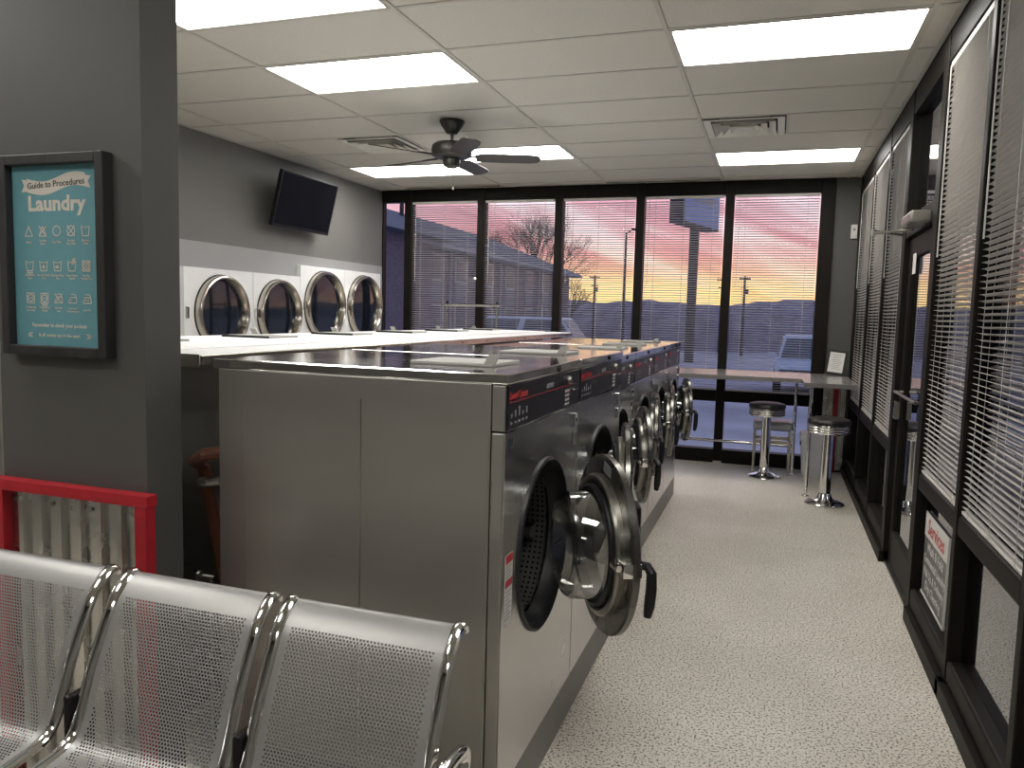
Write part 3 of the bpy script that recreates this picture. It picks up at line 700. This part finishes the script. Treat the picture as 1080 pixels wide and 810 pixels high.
# poster
PX0, PX1, PZ0, PZ1 = -2.262, -1.852, 1.385, 1.985
t = thing('laundry_poster', ((PX0+PX1)/2, 1.80, (PZ0+PZ1)/2), 'teal laundry guide poster in a black wooden frame on the pier', 'poster')
hw, hh = (PX1-PX0)/2, (PZ1-PZ0)/2; fwid = .030
MB().box(-hw, -hw+fwid, -.04, 0, -hh, hh, .003).build('frame_side', M_FRAMEW, t)
MB().box(hw-fwid, hw, -.04, 0, -hh, hh, .003).build('frame_side', M_FRAMEW, t)
MB().box(-hw+fwid, hw-fwid, -.04, 0, hh-fwid, hh, .003).build('frame_top', M_FRAMEW, t)
MB().box(-hw+fwid, hw-fwid, -.04, 0, -hh, -hh+fwid, .003).build('frame_bottom', M_FRAMEW, t)
pr = MB().box(-hw+fwid, hw-fwid, -.014, -.006, -hh+fwid, hh-fwid).build('print', poster_mat(), t)
FR = (PI/2, 0, 0); YT = -.0148
# wavy ribbon
rv = []; n = 16
for i in range(n+1):
    u = i/n; x = -.115+.23*u; z = .2095+.010*math.sin(PI*2*(u-.05))*-1+.012*u
    rv += [(x, YT, z-.020), (x, YT, z+.020)]
MB().add(rv, [(2*i, 2*i+2, 2*i+3, 2*i+1) for i in range(n)]).add([(-.115, YT, .195), (-.115, YT, .228), (-.135, YT, .231), (-.125, YT, .212), (-.137, YT, .193)], [(0, 1, 2, 3, 4)]).add([(.115, YT, .203), (.115, YT, .238), (.137, YT, .235), (.125, YT, .220), (.135, YT, .201)], [(0, 1, 2, 3, 4)]).build('ribbon', M_PRINT, pr)
text('Guide to Procedures', .0265, M_INK, pr, (0, YT-.0006, .215), (PI/2, math.radians(-3), 0), .0002)
text('Laundry', .062, M_PRINT, pr, (.0, YT, .156), FR, .0022, sx=1.12)
def stroke(m, p, q, w=.0032):
    a, b = Vector((p[0], 0, p[1])), Vector((q[0], 0, q[1])); dd = (b-a).normalized(); nn = Vector((-dd.z, 0, dd.x))*w/2
    y0, y1 = YT-.0004, YT+.0004
    vs = []
    for yy in (y0, y1):
        for c in (a-nn, a+nn, b+nn, b-nn): vs.append((c.x, yy, c.z))
    m.add(vs, [(0, 1, 2, 3), (4, 7, 6, 5), (0, 4, 5, 1), (1, 5, 6, 2), (2, 6, 7, 3), (3, 7, 4, 0)])
def poly(m, pts, close=True, w=.0032):
    for i in range(len(pts) if close else len(pts)-1): stroke(m, pts[i], pts[(i+1) % len(pts)], w)
def circ(cx, cz, r, n=12): return [(cx+r*math.cos(2*PI*i/n), cz+r*math.sin(2*PI*i/n)) for i in range(n)]
def icon(kind, cx, cz):
    m = MB(); s = .015
    if kind in ('tri', 'xtri'): poly(m, [(cx-s, cz-s), (cx+s, cz-s), (cx, cz+s)])
    if kind in ('circ', 'xcirc'): poly(m, circ(cx, cz, s))
    if kind in ('tub', 'tubu', 'tubd', 'tubdd', 'hand'):
        poly(m, [(cx-s*1.05, cz+s), (cx-s*.8, cz-s), (cx+s*.8, cz-s), (cx+s*1.05, cz+s)], False); poly(m, [(cx-s, cz+s*.55), (cx-s*.4, cz+s*.8), (cx, cz+s*.5), (cx+s*.5, cz+s*.8), (cx+s, cz+s*.55)], False, .002)
    if kind == 'tubu': stroke(m, (cx-s*.8, cz-s*1.35), (cx+s*.8, cz-s*1.35)); stroke(m, (cx-s*.8, cz-s*1.65), (cx+s*.8, cz-s*1.65), .002)
    if kind in ('tubd', 'tubdd'): poly(m, circ(cx, cz-.003, .004, 6), True, .004)
    if kind == 'tubdd': poly(m, circ(cx-.006, cz-.003, .002, 6), True, .003)
    if kind == 'hand': poly(m, [(cx+.002, cz+.006), (cx+.006, cz+.020), (cx+.012, cz+.024), (cx+.010, cz+.010)], True, .006)
    if kind in ('dry', 'xdry', 'dryu'): poly(m, [(cx-s, cz-s), (cx+s, cz-s), (cx+s, cz+s), (cx-s, cz+s)]); poly(m, circ(cx, cz, s*.72)); poly(m, circ(cx, cz, .002, 6), True, .003)
    if kind == 'dryu': stroke(m, (cx-s*.8, cz-s*1.3), (cx+s*.8, cz-s*1.3)); stroke(m, (cx-s*.8, cz-s*1.6), (cx+s*.8, cz-s*1.6), .002)
    if kind in ('iron', 'xiron', 'irond'):
        poly(m, [(cx-s*1.1, cz-s*.8), (cx+s*1.1, cz-s*.8), (cx+s*.95, cz+s*.3), (cx-s*.5, cz+s*.3)]); poly(m, [(cx-s*.4, cz+s*.9), (cx+s*.7, cz+s*.9), (cx+s*.95, cz+s*.3)], False)
        for i in range(3 if kind == 'irond' else 1): poly(m, circ(cx-.005+.006*i, cz-.004, .0014, 6), True, .0025)
    if kind.startswith('x'): stroke(m, (cx-s, cz-s), (cx+s, cz+s)); stroke(m, (cx-s, cz+s), (cx+s, cz-s))
    return m
rows = [(.076, ['tri', 'xtri', 'circ', 'xcirc', 'tub'], ['Bleach', 'Do Not\nBleach', 'Dry Clean', 'Do Not\nDry Clean', 'Machine\nWash']),
        (-.028, ['tubu', 'tubd', 'tubdd', 'hand', 'xdry'], ['Permanent\nPress', 'Machine Wash\nCold', 'Machine Wash\nHot', 'Hand Wash\nGentle', 'Do Not\nTumble Dry']),
        (-.126, ['dry', 'dryu', 'xiron', 'iron', 'irond'], ['Tumble Dry\nLow Heat', 'Tumble Dry\nGentle', 'Do Not\nIron', 'Iron Low\nTemperature', 'Iron Hot'])]
for z, ks, caps in rows:
    for i, (kk, cpn) in enumerate(zip(ks, caps)):
        x = -.112+.056*i
        icon(kk, x, z).build('care_symbol', M_PRINT, pr)
        text(cpn, .0088, M_PRINT, pr, (x, YT, z-.033), FR, .0002, 'caption')
text('Remember to check your pockets', .0165, M_PRINT, pr, (0, YT, -.208), FR, .0003, sx=.95)
text('It all comes out in the wash', .0155, M_PRINT, pr, (0, YT, -.238), FR, .0003, sx=.95)
for s in (-1, 1):
    m = MB(); poly(m, [(s*.108, -.245), (s*.118, -.238), (s*.108, -.231)], False); poly(m, [(s*.116, -.245), (s*.126, -.238), (s*.116, -.231)], False); m.build('flourish', M_PRINT, pr)

# ------------------------------------------------------------------ beam seating in the foreground
def catmull(P, k=8):
    out = []
    for i in range(len(P)-1):
        p0, p1, p2, p3 = P[max(i-1, 0)], P[i], P[i+1], P[min(i+2, len(P)-1)]
        for j in range(k):
            u = j/k
            out.append(tuple(.5*(2*b+(c-a)*u+(2*a-5*b+4*c-d)*u*u+(3*b-a-3*c+d)*u**3) for a, b, c, d in zip(p0, p1, p2, p3)))
    out.append(P[-1]); return out
PROF = catmull([(1.622, .808), (1.618, .824), (1.60, .827), (1.568, .805), (1.535, .765), (1.500, .695), (1.468, .625), (1.445, .560), (1.420, .495), (1.385, .455), (1.30, .437), (1.15, .425), (1.06, .432), (1.02, .425), (1.005, .40)], 6)
LEN = [0.]
for a, b in zip(PROF, PROF[1:]): LEN.append(LEN[-1]+math.hypot(b[0]-a[0], b[1]-a[1]))
def prof(s):
    s = min(max(s, 0), LEN[-1]); lo = 0; hi = len(LEN)-1
    while hi-lo > 1:
        mid = (lo+hi)//2
        if LEN[mid] <= s: lo = mid
        else: hi = mid
    u = (s-LEN[lo])/(LEN[hi]-LEN[lo]); a, b = PROF[lo], PROF[hi]
    return a[0]+(b[0]-a[0])*u, a[1]+(b[1]-a[1])*u
W = .478
t = thing('beam_seating', (0, 1.3, 0), 'three-seat bench of perforated grey steel with chrome edges', 'bench')
def pt(u, s): y, z = prof(s); return (u, y-1.3, z)
U0, U1 = -W/2+.026, W/2-.026
PU, NU = .0093, 41; pu0 = -PU*NU/2; pu1 = -pu0
S0, PS = .105, .0080; NS = int((LEN[-1]-.09-S0)/PS); S1 = S0+NS*PS
m = MB()
def strip(ua, ub, sa, sb, n):
    vs = []
    for i in range(n+1):
        s_ = sa+(sb-sa)*i/n; vs += [pt(ua, s_), pt(ub, s_)]
    m.add(vs, [(2*i, 2*i+1, 2*i+3, 2*i+2) for i in range(n)], True)
strip(U0, U1, 0, S0, 24); strip(U0, U1, S1, LEN[-1], 16); strip(U0, pu0, S0, S1, 90); strip(pu1, U1, S0, S1, 90)
hr = .0030
for j in range(NS):
    sa = S0+j*PS; sb = sa+PS; sc = (sa+sb)/2; off = (j % 2)*PU/2
    if off: strip(pu0, pu0+off, sa, sb, 1); strip(pu1-PU/2, pu1, sa, sb, 1)
    for i in range(NU-(1 if off else 0)):
        ua = pu0+off+i*PU; ub = ua+PU; uc = (ua+ub)/2
        O = [pt(ub, sc), pt(ub, sb), pt(ua, sb), pt(ua, sc), pt(ua, sa), pt(ub, sa)]
        I = [pt(uc+hr*math.cos(a), sc+hr*math.sin(a)) for a in (0, PI/3, 2*PI/3, PI, 4*PI/3, 5*PI/3)]
        m.add(O+I, [(q, (q+1) % 6, 6+(q+1) % 6, 6+q) for q in range(6)], True)
shell = m.mesh('seat_shell', M_SEAT, 1.2)
edge = MB()
vs = []; ne = 70
for i in range(ne+1):
    s_ = LEN[-1]*i/ne; y, z = prof(s_); y2, z2 = prof(min(s_+.004, LEN[-1])); y1, z1 = prof(max(s_-.004, 0))
    ty, tz = y2-y1, z2-z1; L = math.hypot(ty, tz); ny, nz_ = -tz/L, ty/L
    for du, dn in ((-.016, .001), (-.010, .0075), (.0, .0095), (.010, .0075), (.016, .001), (.013, -.009), (-.013, -.009)): vs.append((du, y-1.3-ny*dn, z-nz_*dn))
edge.add(vs, [(7*i+k_, 7*i+(k_+1) % 7, 7*i+7+(k_+1) % 7, 7*i+7+k_) for i in range(ne) for k_ in range(7)]+[tuple(range(7)), tuple(7*ne+q for q in range(7))], True)
edge_me = edge.mesh('chrome_edge', M_CHROME, .8)
for i, xc in enumerate((-.878, -1.387, -1.91)):
    s_ = link('seat_shell', shell, t, (xc, 0, 0))
    for sd in (-1, 1): link('chrome_edge', edge_me, s_, (sd*(W/2-.014), 0, 0))
    MB().box(-.12, .12, -.15, .10, .385, .420, .004).build('bracket', M_BLACKP, s_)
for xc in (-1.132, -1.648): MB().box(xc-.012, xc+.012, .12, .20, .385, .555, .006).build('seat_gap_block', M_BLACKP, t)  # dark blocks in the gaps between neighbouring seats
MB().box(-2.25, -.58, -.05, .03, .335, .385, .006).build('beam', M_BLACKP, t)
for xc in (-.78, -2.05):
    lg = MB().box(xc-.03, xc+.03, -.05, .01, .03, .335, .006).build('leg', M_CHROME, t)
    MB().box(xc-.035, xc+.035, -.30, .28, .004, .035, .010).build('foot', M_CHROME, lg)
for xc in (-.600, -2.20):
    MB().tube(catmull([(xc, -.03, .36), (xc, .09, .40), (xc, .175, .50), (xc, .215, .570), (xc, .17, .598), (xc, .0, .600), (xc, -.20, .600), (xc, -.26, .575), (xc, -.25, .50), (xc, -.13, .40), (xc, -.03, .36)], 5), .016, 12).build('armrest', M_CHROME, t)

# ------------------------------------------------------------------ counter corner with stools
CZ = 1.015
t = thing('bar_counter', (0, 8.0, 0), 'grey laminate L-shaped bar counter along the far windows', 'counter')
MB().prism([(-1.35, -.36), (.26, -.36), (.27, -.80), (.70, -.80), (.70, .53), (-1.35, .53)], CZ-.04, CZ, 'z').build('countertop', M_COUNTER, t)
for x, y in ((.335, -.742), (.235, .20), (-1.25, .15)):
    lg = MB().tube([(x, y, .012), (x, y, CZ-.04)], .016, 12).build('leg', M_CHROME, t)
    MB().lathe([(0, 0), (.035, 0), (.035, .006), (.018, .014), (0, .014)], (x, y, .0), n=16).build('foot_plate', M_CHROME, lg)
MB().tube([(-1.25, .505, .25), (.26, .505, .25)], .018, 12).build('foot_rail', M_CHROME, t)
def stool(label, x, y):
    t = thing('bar_stool', (x, y, 0), label, 'stool', 'chrome pedestal stools at the counter')
    MB().lathe([(0, 0), (.160, 0), (.162, .012), (.150, .024), (.10, .040), (.065, .055), (.055, .08), (.046, .10)], n=40).build('base', M_CHROME, t)
    MB().lathe([(.044, .08), (.044, .60), (.06, .615), (.10, .62)], n=28).build('column', M_CHROME, t)
    p = [(.10, .612), (.160, .615)]
    for i in range(3):
        z = .62+.022*i; p += [(.168, z+.002), (.172, z+.009), (.168, z+.016), (.162, z+.020)]
    MB().lathe(p+[(.166, .688), (.10, .69)], n=40).build('seat_band', M_CHROME, t)
    MB().lathe([(.164, .686), (.174, .698), (.175, .715), (.165, .735), (.13, .745), (0, .748)], n=40).build('cushion', M_VINYL, t)
stool('chrome pedestal bar stool standing before the far window', -.03, 7.96)
stool('chrome pedestal bar stool nearest the side glazing, before the white bin', .475, 6.99)
t = thing('low_seat', (.03, 8.315, 0), 'low padded pale grey seat under the counter behind a stool', 'stool')
MB().box(-.19, .19, -.17, .17, .44, .53, .03).build('cushion', M_VINYLG, t)
for sx in (-1, 1):
    for sy in (-1, 1): MB().box(sx*.17-.012, sx*.17+.012, sy*.15-.012, sy*.15+.012, 0, .44, .003).build('leg', M_STEELD, t)
    MB().box(sx*.17-.01, sx*.17+.01, -.138, .138, .17, .195).build('stretcher', M_STEELD, t)
for sy in (-1, 1): MB().box(-.158, .158, sy*.15-.01, sy*.15+.01, .31, .345).build('stretcher', M_STEELD, t)
t = thing('waste_bin', (.43, 8.25, 0), 'white plastic waste bin with lid under the counter corner', 'bin')
def frus(m, a0, b0, z0, a1, b1, z1):
    vs = [(-a0, -b0, z0), (a0, -b0, z0), (a0, b0, z0), (-a0, b0, z0), (-a1, -b1, z1), (a1, -b1, z1), (a1, b1, z1), (-a1, b1, z1)]
    return m.add(vs, [(3, 2, 1, 0), (4, 5, 6, 7), (0, 1, 5, 4), (1, 2, 6, 5), (2, 3, 7, 6), (3, 0, 4, 7)])
frus(MB(), .10, .12, 0, .125, .15, .40).build('body', M_BIN, t)
frus(MB(), .135, .16, .395, .125, .15, .44).build('lid', M_BIN, t)
MB().box(-.13, -.118, -.03, .03, .31, .35).build('handle_slot', M_DARK, t)
t = thing('corrugated_panel', (0, 8.565, 0), 'corrugated panel with red batten below the counter corner', 'wall panel')
corrugated(.51, .73, .02, .96, 4).build('corrugated_sheet', M_GALV, t)
MB().box(.605, .655, -.045, -.02, 0, .965, .002).build('trim', M_RED, t)
MB().box(.51, .735, .004, .010, .0, .96).build('backing', M_DARK, t)
# certificate frame on the counter
t = thing('picture_frame', (.585, 8.36, CZ+.010), 'small black framed notice leaning on the counter corner', 'picture')
tilt = Matrix.Rotation(math.radians(-10), 4, 'Z') @ Matrix.Rotation(math.radians(5), 4, 'Y') @ Matrix.Rotation(math.radians(-14), 4, 'X')
def tl(o): o.matrix_local = tilt; return o
fr = tl(MB().box(-.09, -.07, -.012, .012, 0, .25, .002).box(.07, .09, -.012, .012, 0, .25, .002).box(-.07, .07, -.012, .012, 0, .022, .002).box(-.07, .07, -.012, .012, .228, .25, .002).build('frame', M_BLACKP, t))
pa = MB().box(-.07, .07, -.004, .004, .022, .228).build('paper', M_PAPER, fr)
for i in range(9): MB().box(-.05+.008*(i % 3), .05-.006*(i % 4), -.0050, -.0042, .20-.018*i, .205-.018*i).build('print_line', M_GREYINK, pa)
MB().box(-.02, .02, .012, .07, .0, .01).build('easel_foot', M_BLACKP, t)
t = tag(MB().box(-.03, .03, -.03, 0, -.07, .07, .006).build('wall_sensor', M_OFFWHITE, None, (.70, 8.578, 2.46)), 'white box sensor on the narrow grey wall by the windows', 'sensor')
MB().lathe([(0, -.004), (.012, -.004), (.014, 0)], (0, -.03, .02), 'y', 12).build('lens', M_GREYINK, t)
MB().box(-.024, .024, -.0315, -.0298, -.05, -.046).build('seam', M_GREYINK, t)

# services sign in the lower side pane
t = thing('services_sign', (XR+.046, 4.09, .19), 'services sign in the lower side pane beside the door', 'sign'); t.scale = (1, .95, .87)
MB().box(0, .005, -.285, .285, 0, .475).build('board', M_GREYSIGN, t)
MB().box(-.002, .0, -.285, .285, .335, .475).build('white_band', M_PAPER, t)
MB().box(-.004, .006, -.29, .29, -.012, .0).box(-.004, .006, -.29, -.284, 0, .475).build('edge', M_OFFWHITE, t)
RT2 = (PI/2, 0, -PI/2)
text('Services', .125, M_REDINK, t, (-.0026, 0, .40), RT2, .002)
for i, (s, sz) in enumerate((('Wash & Fold', .075), ('Commercial Laundry', .062), ('Pick Up & Delivery', .064), ('Dry Cleaning', .072))):
    text(s, sz, M_PAPER, t, (-.0008, 0, .285-.075*i), RT2, .0008)

# ------------------------------------------------------------------ outside
def gz(y): return -.10-.026*(min(y, 75)-8.6) if y > 8.6 else -.10
m = MB(); ys = [-60, 8.6, 20, 35, 50, 75, 110, 400]
vs = []
for y in ys: vs += [(-250, y, gz(y)), (250, y, gz(y))]
m.add(vs, [(2*i, 2*i+1, 2*i+3, 2*i+2) for i in range(len(ys)-1)])
# the ground keeps clear of the room floor
tag(m.build('ground', M_LOT), 'frosted parking lot outside the windows', 'ground', kind='structure')
# treeline bank beyond the lot
m = MB(); n = 220; vs = []
for i in range(n+1):
    x = -90+i*.9
    h = 3.45+.35*math.sin(x*.13)+.25*math.sin(x*.41+1)+.25*random.random()-(.0 if x < 10 else .006*(x-10))
    for dy, hz in ((0, -1.9), (1, .4), (3, h*.62), (5, h*.9+.2*random.random()), (7, h), (14, h-.6), (22, -1.9)): vs.append((x+.3*random.random(), 84+dy+2*math.sin(x*.2)+random.random(), hz))
fs = [(7*i+k_, 7*i+k_+1, 7*i+7+k_+1, 7*i+7+k_) for i in range(n) for k_ in range(6)]
tag(m.add(vs, fs).build('treeline', M_HEDGE), 'dark bare treeline on the bank beyond the lot', 'treeline', kind='structure')

# neighbouring two-storey building
t = thing('neighbour_building', (-18.4, 0, -1.0), 'two-storey brick building with slate roof beyond the left windows', 'building')
EH = 6.3
MB().box(-14, 0, 38, 70.5, -1, EH).build('wall', M_BRICK, t)
MB().box(-14, .9, 20, 38, -1, EH).build('wing_wall', M_BRICK, t)
def hip(x0, x1, y0, y1, z, h, inset):
    xm = (x0+x1)/2
    vs = [(x0, y0, z), (x1, y0, z), (x1, y1, z), (x0, y1, z), (xm, y0+inset, z+h), (xm, y1-inset, z+h)]
    return MB().add(vs, [(0, 1, 4), (1, 2, 5, 4), (2, 3, 5), (3, 0, 4, 5), (3, 2, 1, 0)])
rf = hip(-14.8, .9, 36, 71.5, EH, 3.1, 5.5).build('roof', M_ROOF, t)
hip(-14.8, 1.8, 18, 39.5, EH, 3.15, .5).build('wing_roof', M_ROOF, t)
MB().box(-14.5, .95, 36, 71.6, EH-.22, EH-.02).build('fascia', M_TRIM, rf)
MB().tube([(-5.5, 47, EH+2), (-5.5, 47, EH+3.6)], .15, 8).build('vent_pipe', M_POLE, rf)
for i, y in enumerate((40.2, 44.2, 48.8, 53.4, 58, 62.6, 67.2)):
    for z in (1.5, 4.35):
        wd = MB().box(0, .06, y-.95, y+.95, z-.08, z+1.5).build('window', M_TRIM, t)
        MB().box(.06, .09, y-.80, y-.05, z+.05, z+1.38).build('pane', M_CARG, wd)
        MB().box(.06, .09, y+.05, y+.80, z+.05, z+1.38).build('pane', M_CARG, wd)
    MB().box(0, .05, y-.95, y+.95, 3.15, 4.25).build('spandrel', M_SIDING, t)
    MB().box(0, .05, y-.95, y+.95, .0, 1.40).build('spandrel', M_SIDING, t)
for y in (42.3, 51.1, 60.3): MB().tube([(.15, y, -.5), (.15, y, EH-.1)], .09, 8).build('downpipe', M_TRIM, t)
wl_ = MB().box(0, .35, 45.9, 46.3, 4.75, 4.95).build('wall_lamp', M_POLE, t); MB().lathe([(0, -.12), (.10, -.10), (.13, 0)], (.25, 46.1, 4.75), n=12).build('bulb', M_LAMPO, wl_)

# bare trees behind the building
def tree(label, x, y, h, spread, seed, levels=6):
    rnd = random.Random(seed); z0 = gz(y)
    t = thing('bare_tree', (x, y, z0), label, 'tree', 'bare winter trees behind the building')
    trunk = MB(); br = MB()
    trunk.tube([(0, 0, -.2), (.1, 0, h*.15), (0, .1, h*.3)], [h*.026, h*.021, h*.018], 8).build('trunk', M_BARK, t)
    def grow(p, d, L, r, lv):
        q = p+d*L*.5+Vector((rnd.uniform(-1, 1), rnd.uniform(-1, 1), rnd.uniform(-.4, .6)))*L*.06; e = q+(d+Vector((rnd.uniform(-.2, .2), rnd.uniform(-.2, .2), .10))).normalized()*L*.5
        br.tube([p, q, e], [r, r*.8, r*.62], 4 if lv < 4 else 5, caps=False)
        if lv == 0: return
        for k_ in range(3 if lv > 1 else 3):
            a = rnd.uniform(0, 2*PI); sp = rnd.uniform(.35, .75)*spread
            s_ = d.orthogonal().normalized(); c_ = d.cross(s_)
            nd = (d+(s_*math.cos(a)+c_*math.sin(a))*sp+Vector((0, 0, .08))).normalized()
            grow(e if k_ else q.lerp(e, rnd.random()), nd, L*rnd.uniform(.66, .82), r*.58, lv-1)
    for k_ in range(4):
        a = 2*PI*k_/4+rnd.random(); grow(Vector((0, .1, h*.3)), Vector((.5*math.cos(a)*spread, .5*math.sin(a)*spread, .9)).normalized(), h*.20, h*.013, levels-1)
    br.build('branches', M_BARK, t)
tree('large bare tree rising behind the slate roof', -24.3, 79, 14.6, .85, 3, 7)
tree('smaller bare tree behind the roof at the left', -32.5, 77, 12.5, .8, 11, 6)
tree('low bare tree at the end of the neighbouring building', -21.0, 80, 8.5, 1.0, 21, 5)

# pole sign
def ang(dx): return dx
t = thing('pole_sign', (-4.83, 47.5, gz(47.5)), 'blue box sign on a tall pole outside the far windows', 'sign')
MB().tube([(0, 0, 0), (0, 0, 9.2)], .28, 14).build('pole', M_POLE, t)
bx = MB().box(-.42, .42, -2.9, 2.9, 8.0, 11.2, .03).build('box', M_POLE, t, rot=(0, 0, math.radians(-15.4)))
MB().box(.42, .45, -2.75, 2.75, 8.12, 11.08).build('face', M_SIGNB, bx)
MB().box(.45, .47, -1.9, 1.9, 9.4, 10.1).build('lettering_band', M_TRIM, bx)
def lamp_pole(label, x, y, top, cobra=True):
    t = thing('light_pole', (x, y, gz(y)), label, 'pole'); h = top-gz(y)
    MB().tube([(0, 0, -.3), (0, 0, h)], [.16, .09], 8).build('pole', M_POLE, t)
    if cobra:
        MB().tube([(0, 0, h-.1), (.6, 0, h+.25)], .06, 6).build('arm', M_POLE, t); MB().box(.45, 1.1, -.2, .2, h+.15, h+.35, .04).build('lamp_head', M_POLE, t)
    else:
        for z in (.25, 1.0): MB().box(-.5 if z < .5 else -.35, .5 if z < .5 else .35, -.05, .05, h-z-.05, h-z+.05).build('crossarm', M_POLE, t)
        for x_ in (-.42, -.2, .2, .42): MB().lathe([(0, 0), (.04, .02), (.03, .14), (0, .16)], (x_, 0, h-.2), n=8).build('insulator', M_POLE, t)
        MB().lathe([(0, 0), (.13, 0), (.13, .4), (0, .43)], (.24, -.1, h-1.6), n=10).build('transformer', M_POLE, t)
lamp_pole('tall street light pole left of the blue pole sign', -13.5, 72, 9.3)
lamp_pole('utility pole with crossarms right of the blue pole sign', -2.83, 74, 5.5, False)
lamp_pole('utility pole with crossarms seen through the middle far window', -17.0, 75, 5.5, False)
lamp_pole('thin utility pole partly behind a window mullion', -5.15, 79, 5.6, False)

# parked cars
def car(label, loc, rz, L, Wd, H, belt, cab0, cab1, suv=True):
    t = thing('parked_car', loc, label, 'car', 'frosted cars in the parking lot', rz)
    g = .32; w = Wd/2
    # lower body: loft of stations along x (front = -x)
    st = [(-L/2, .55, belt-.30, .80), (-L/2+.12, g+.05, belt-.18, .93), (-L/2+.9, g, belt-.04, 1.), (cab0, g, belt, 1.), (cab1, g, belt, 1.), (L/2-.15, g+.05, belt-.03, .95), (L/2, .5, belt-.2, .86)]
    def loft(st):
        m = MB(); vs = []
        for x, z0, z1, k_ in st:
            ww = w*k_; vs += [(x, -ww*.92, z0), (x, -ww, z0+.15), (x, -ww, z1-.14), (x, -ww*.93, z1), (x, ww*.93, z1), (x, ww, z1-.14), (x, ww, z0+.15), (x, ww*.92, z0)]
        fs = [(8*i+k_, 8*i+(k_+1) % 8, 8*i+8+(k_+1) % 8, 8*i+8+k_) for i in range(len(st)-1) for k_ in range(8)]+[tuple(range(8))[::-1], tuple(8*(len(st)-1)+q for q in range(8))]
        return m.add(vs, fs, True)
    loft(st).build('body', M_CARP, t)
    r0, r1 = cab0+.75, cab1-.45
    wb, wt = w*.92, w*.74
    vs = [(cab0, -wb, belt-.02), (cab0, wb, belt-.02), (cab1, wb, belt-.02), (cab1, -wb, belt-.02), (r0, -wt, H-.06), (r0, wt, H-.06), (r1, wt, H-.06), (r1, -wt, H-.06), (r0+.12, -wt*.86, H), (r0+.12, wt*.86, H), (r1-.12, wt*.86, H), (r1-.12, -wt*.86, H)]
    MB().add(vs, [(0, 1, 5, 4), (1, 2, 6, 5), (2, 3, 7, 6), (3, 0, 4, 7), (4, 5, 9, 8), (5, 6, 10, 9), (6, 7, 11, 10), (7, 4, 8, 11), (8, 9, 10, 11)], False).build('cabin', M_CARP, t)
    def quad(name, P, inset=.1, off=.012):
        P = [Vector(p) for p in P]; c = sum(P, Vector())/4; n_ = (P[1]-P[0]).cross(P[3]-P[0]).normalized()
        if n_.dot(c-Vector((0, 0, belt))) < 0: n_ = -n_
        Q = [c+(p-c)*(1-inset)+n_*off for p in P]; B = [q-n_*.03 for q in Q]
        MB().add(Q+B, [(0, 1, 2, 3), (7, 6, 5, 4), (0, 4, 5, 1), (1, 5, 6, 2), (2, 6, 7, 3), (3, 7, 4, 0)]).build(name, M_CARG, t)
    V = [Vector(v) for v in vs]
    quad('windshield', (V[0], V[1], V[5], V[4]), .12, .02); quad('rear_window', (V[2], V[3], V[7], V[6]), .12, .02)
    for a, b, c_, d_ in ((1, 2, 6, 5), (3, 0, 4, 7)):
        A, B, C_, D_ = V[a], V[b], V[c_], V[d_]
        quad('side_window', (A, A.lerp(B, .5), D_.lerp(C_, .5), D_), .12); quad('side_window', (A.lerp(B, .5), B, C_, D_.lerp(C_, .5)), .12)
    for sx in (-1, 1):
        for s in (-1, 1):
            wh = MB().lathe([(.18, -.11), (.33, -.11), (.345, -.07), (.345, .07), (.33, .11), (.18, .11)], (sx*L*.30, s*(w-.10), .345), 'y', 24, True).build('tire', M_BLACK, t)
            MB().lathe([(.0, .09), (.17, .10), (.2, .06), (.2, -.06), (.17, -.10), (0, -.09)], (sx*L*.30, s*(w-.10), .345), 'y', 16).build('hub', M_STEELD, wh)
    for s in (-1, 1):
        MB().box(-L/2-.005, -L/2+.2, s*w*.62-.2, s*w*.62+.2, belt-.42, belt-.25, .03).build('headlight', M_CARG, t)
        MB().box(cab0+.35, cab0+.55, s*(w+.08)-.09, s*(w+.08)+.09, belt+.0, belt+.16, .03).build('mirror', M_CARP, t)
    MB().box(-L/2-.01, -L/2+.1, -w*.42, w*.42, belt-.45, belt-.27, .02).build('grille', M_BLACKP, t)
    MB().box(-L/2-.04, -L/2+.2, -w*.85, w*.85, .38, .62, .05).build('bumper', M_CARP, t)
car('frosted pale blue car seen low through the left far windows', (-8.15, 24.5, gz(24.5)), 0, 4.75, 1.85, 1.98, 1.30, -1.6, 2.2)
car('frosted pale blue car facing the far window by the counter', (.93, 25.0, gz(25.0)), PI/2, 4.5, 1.80, 1.64, .98, -1.35, 1.9)
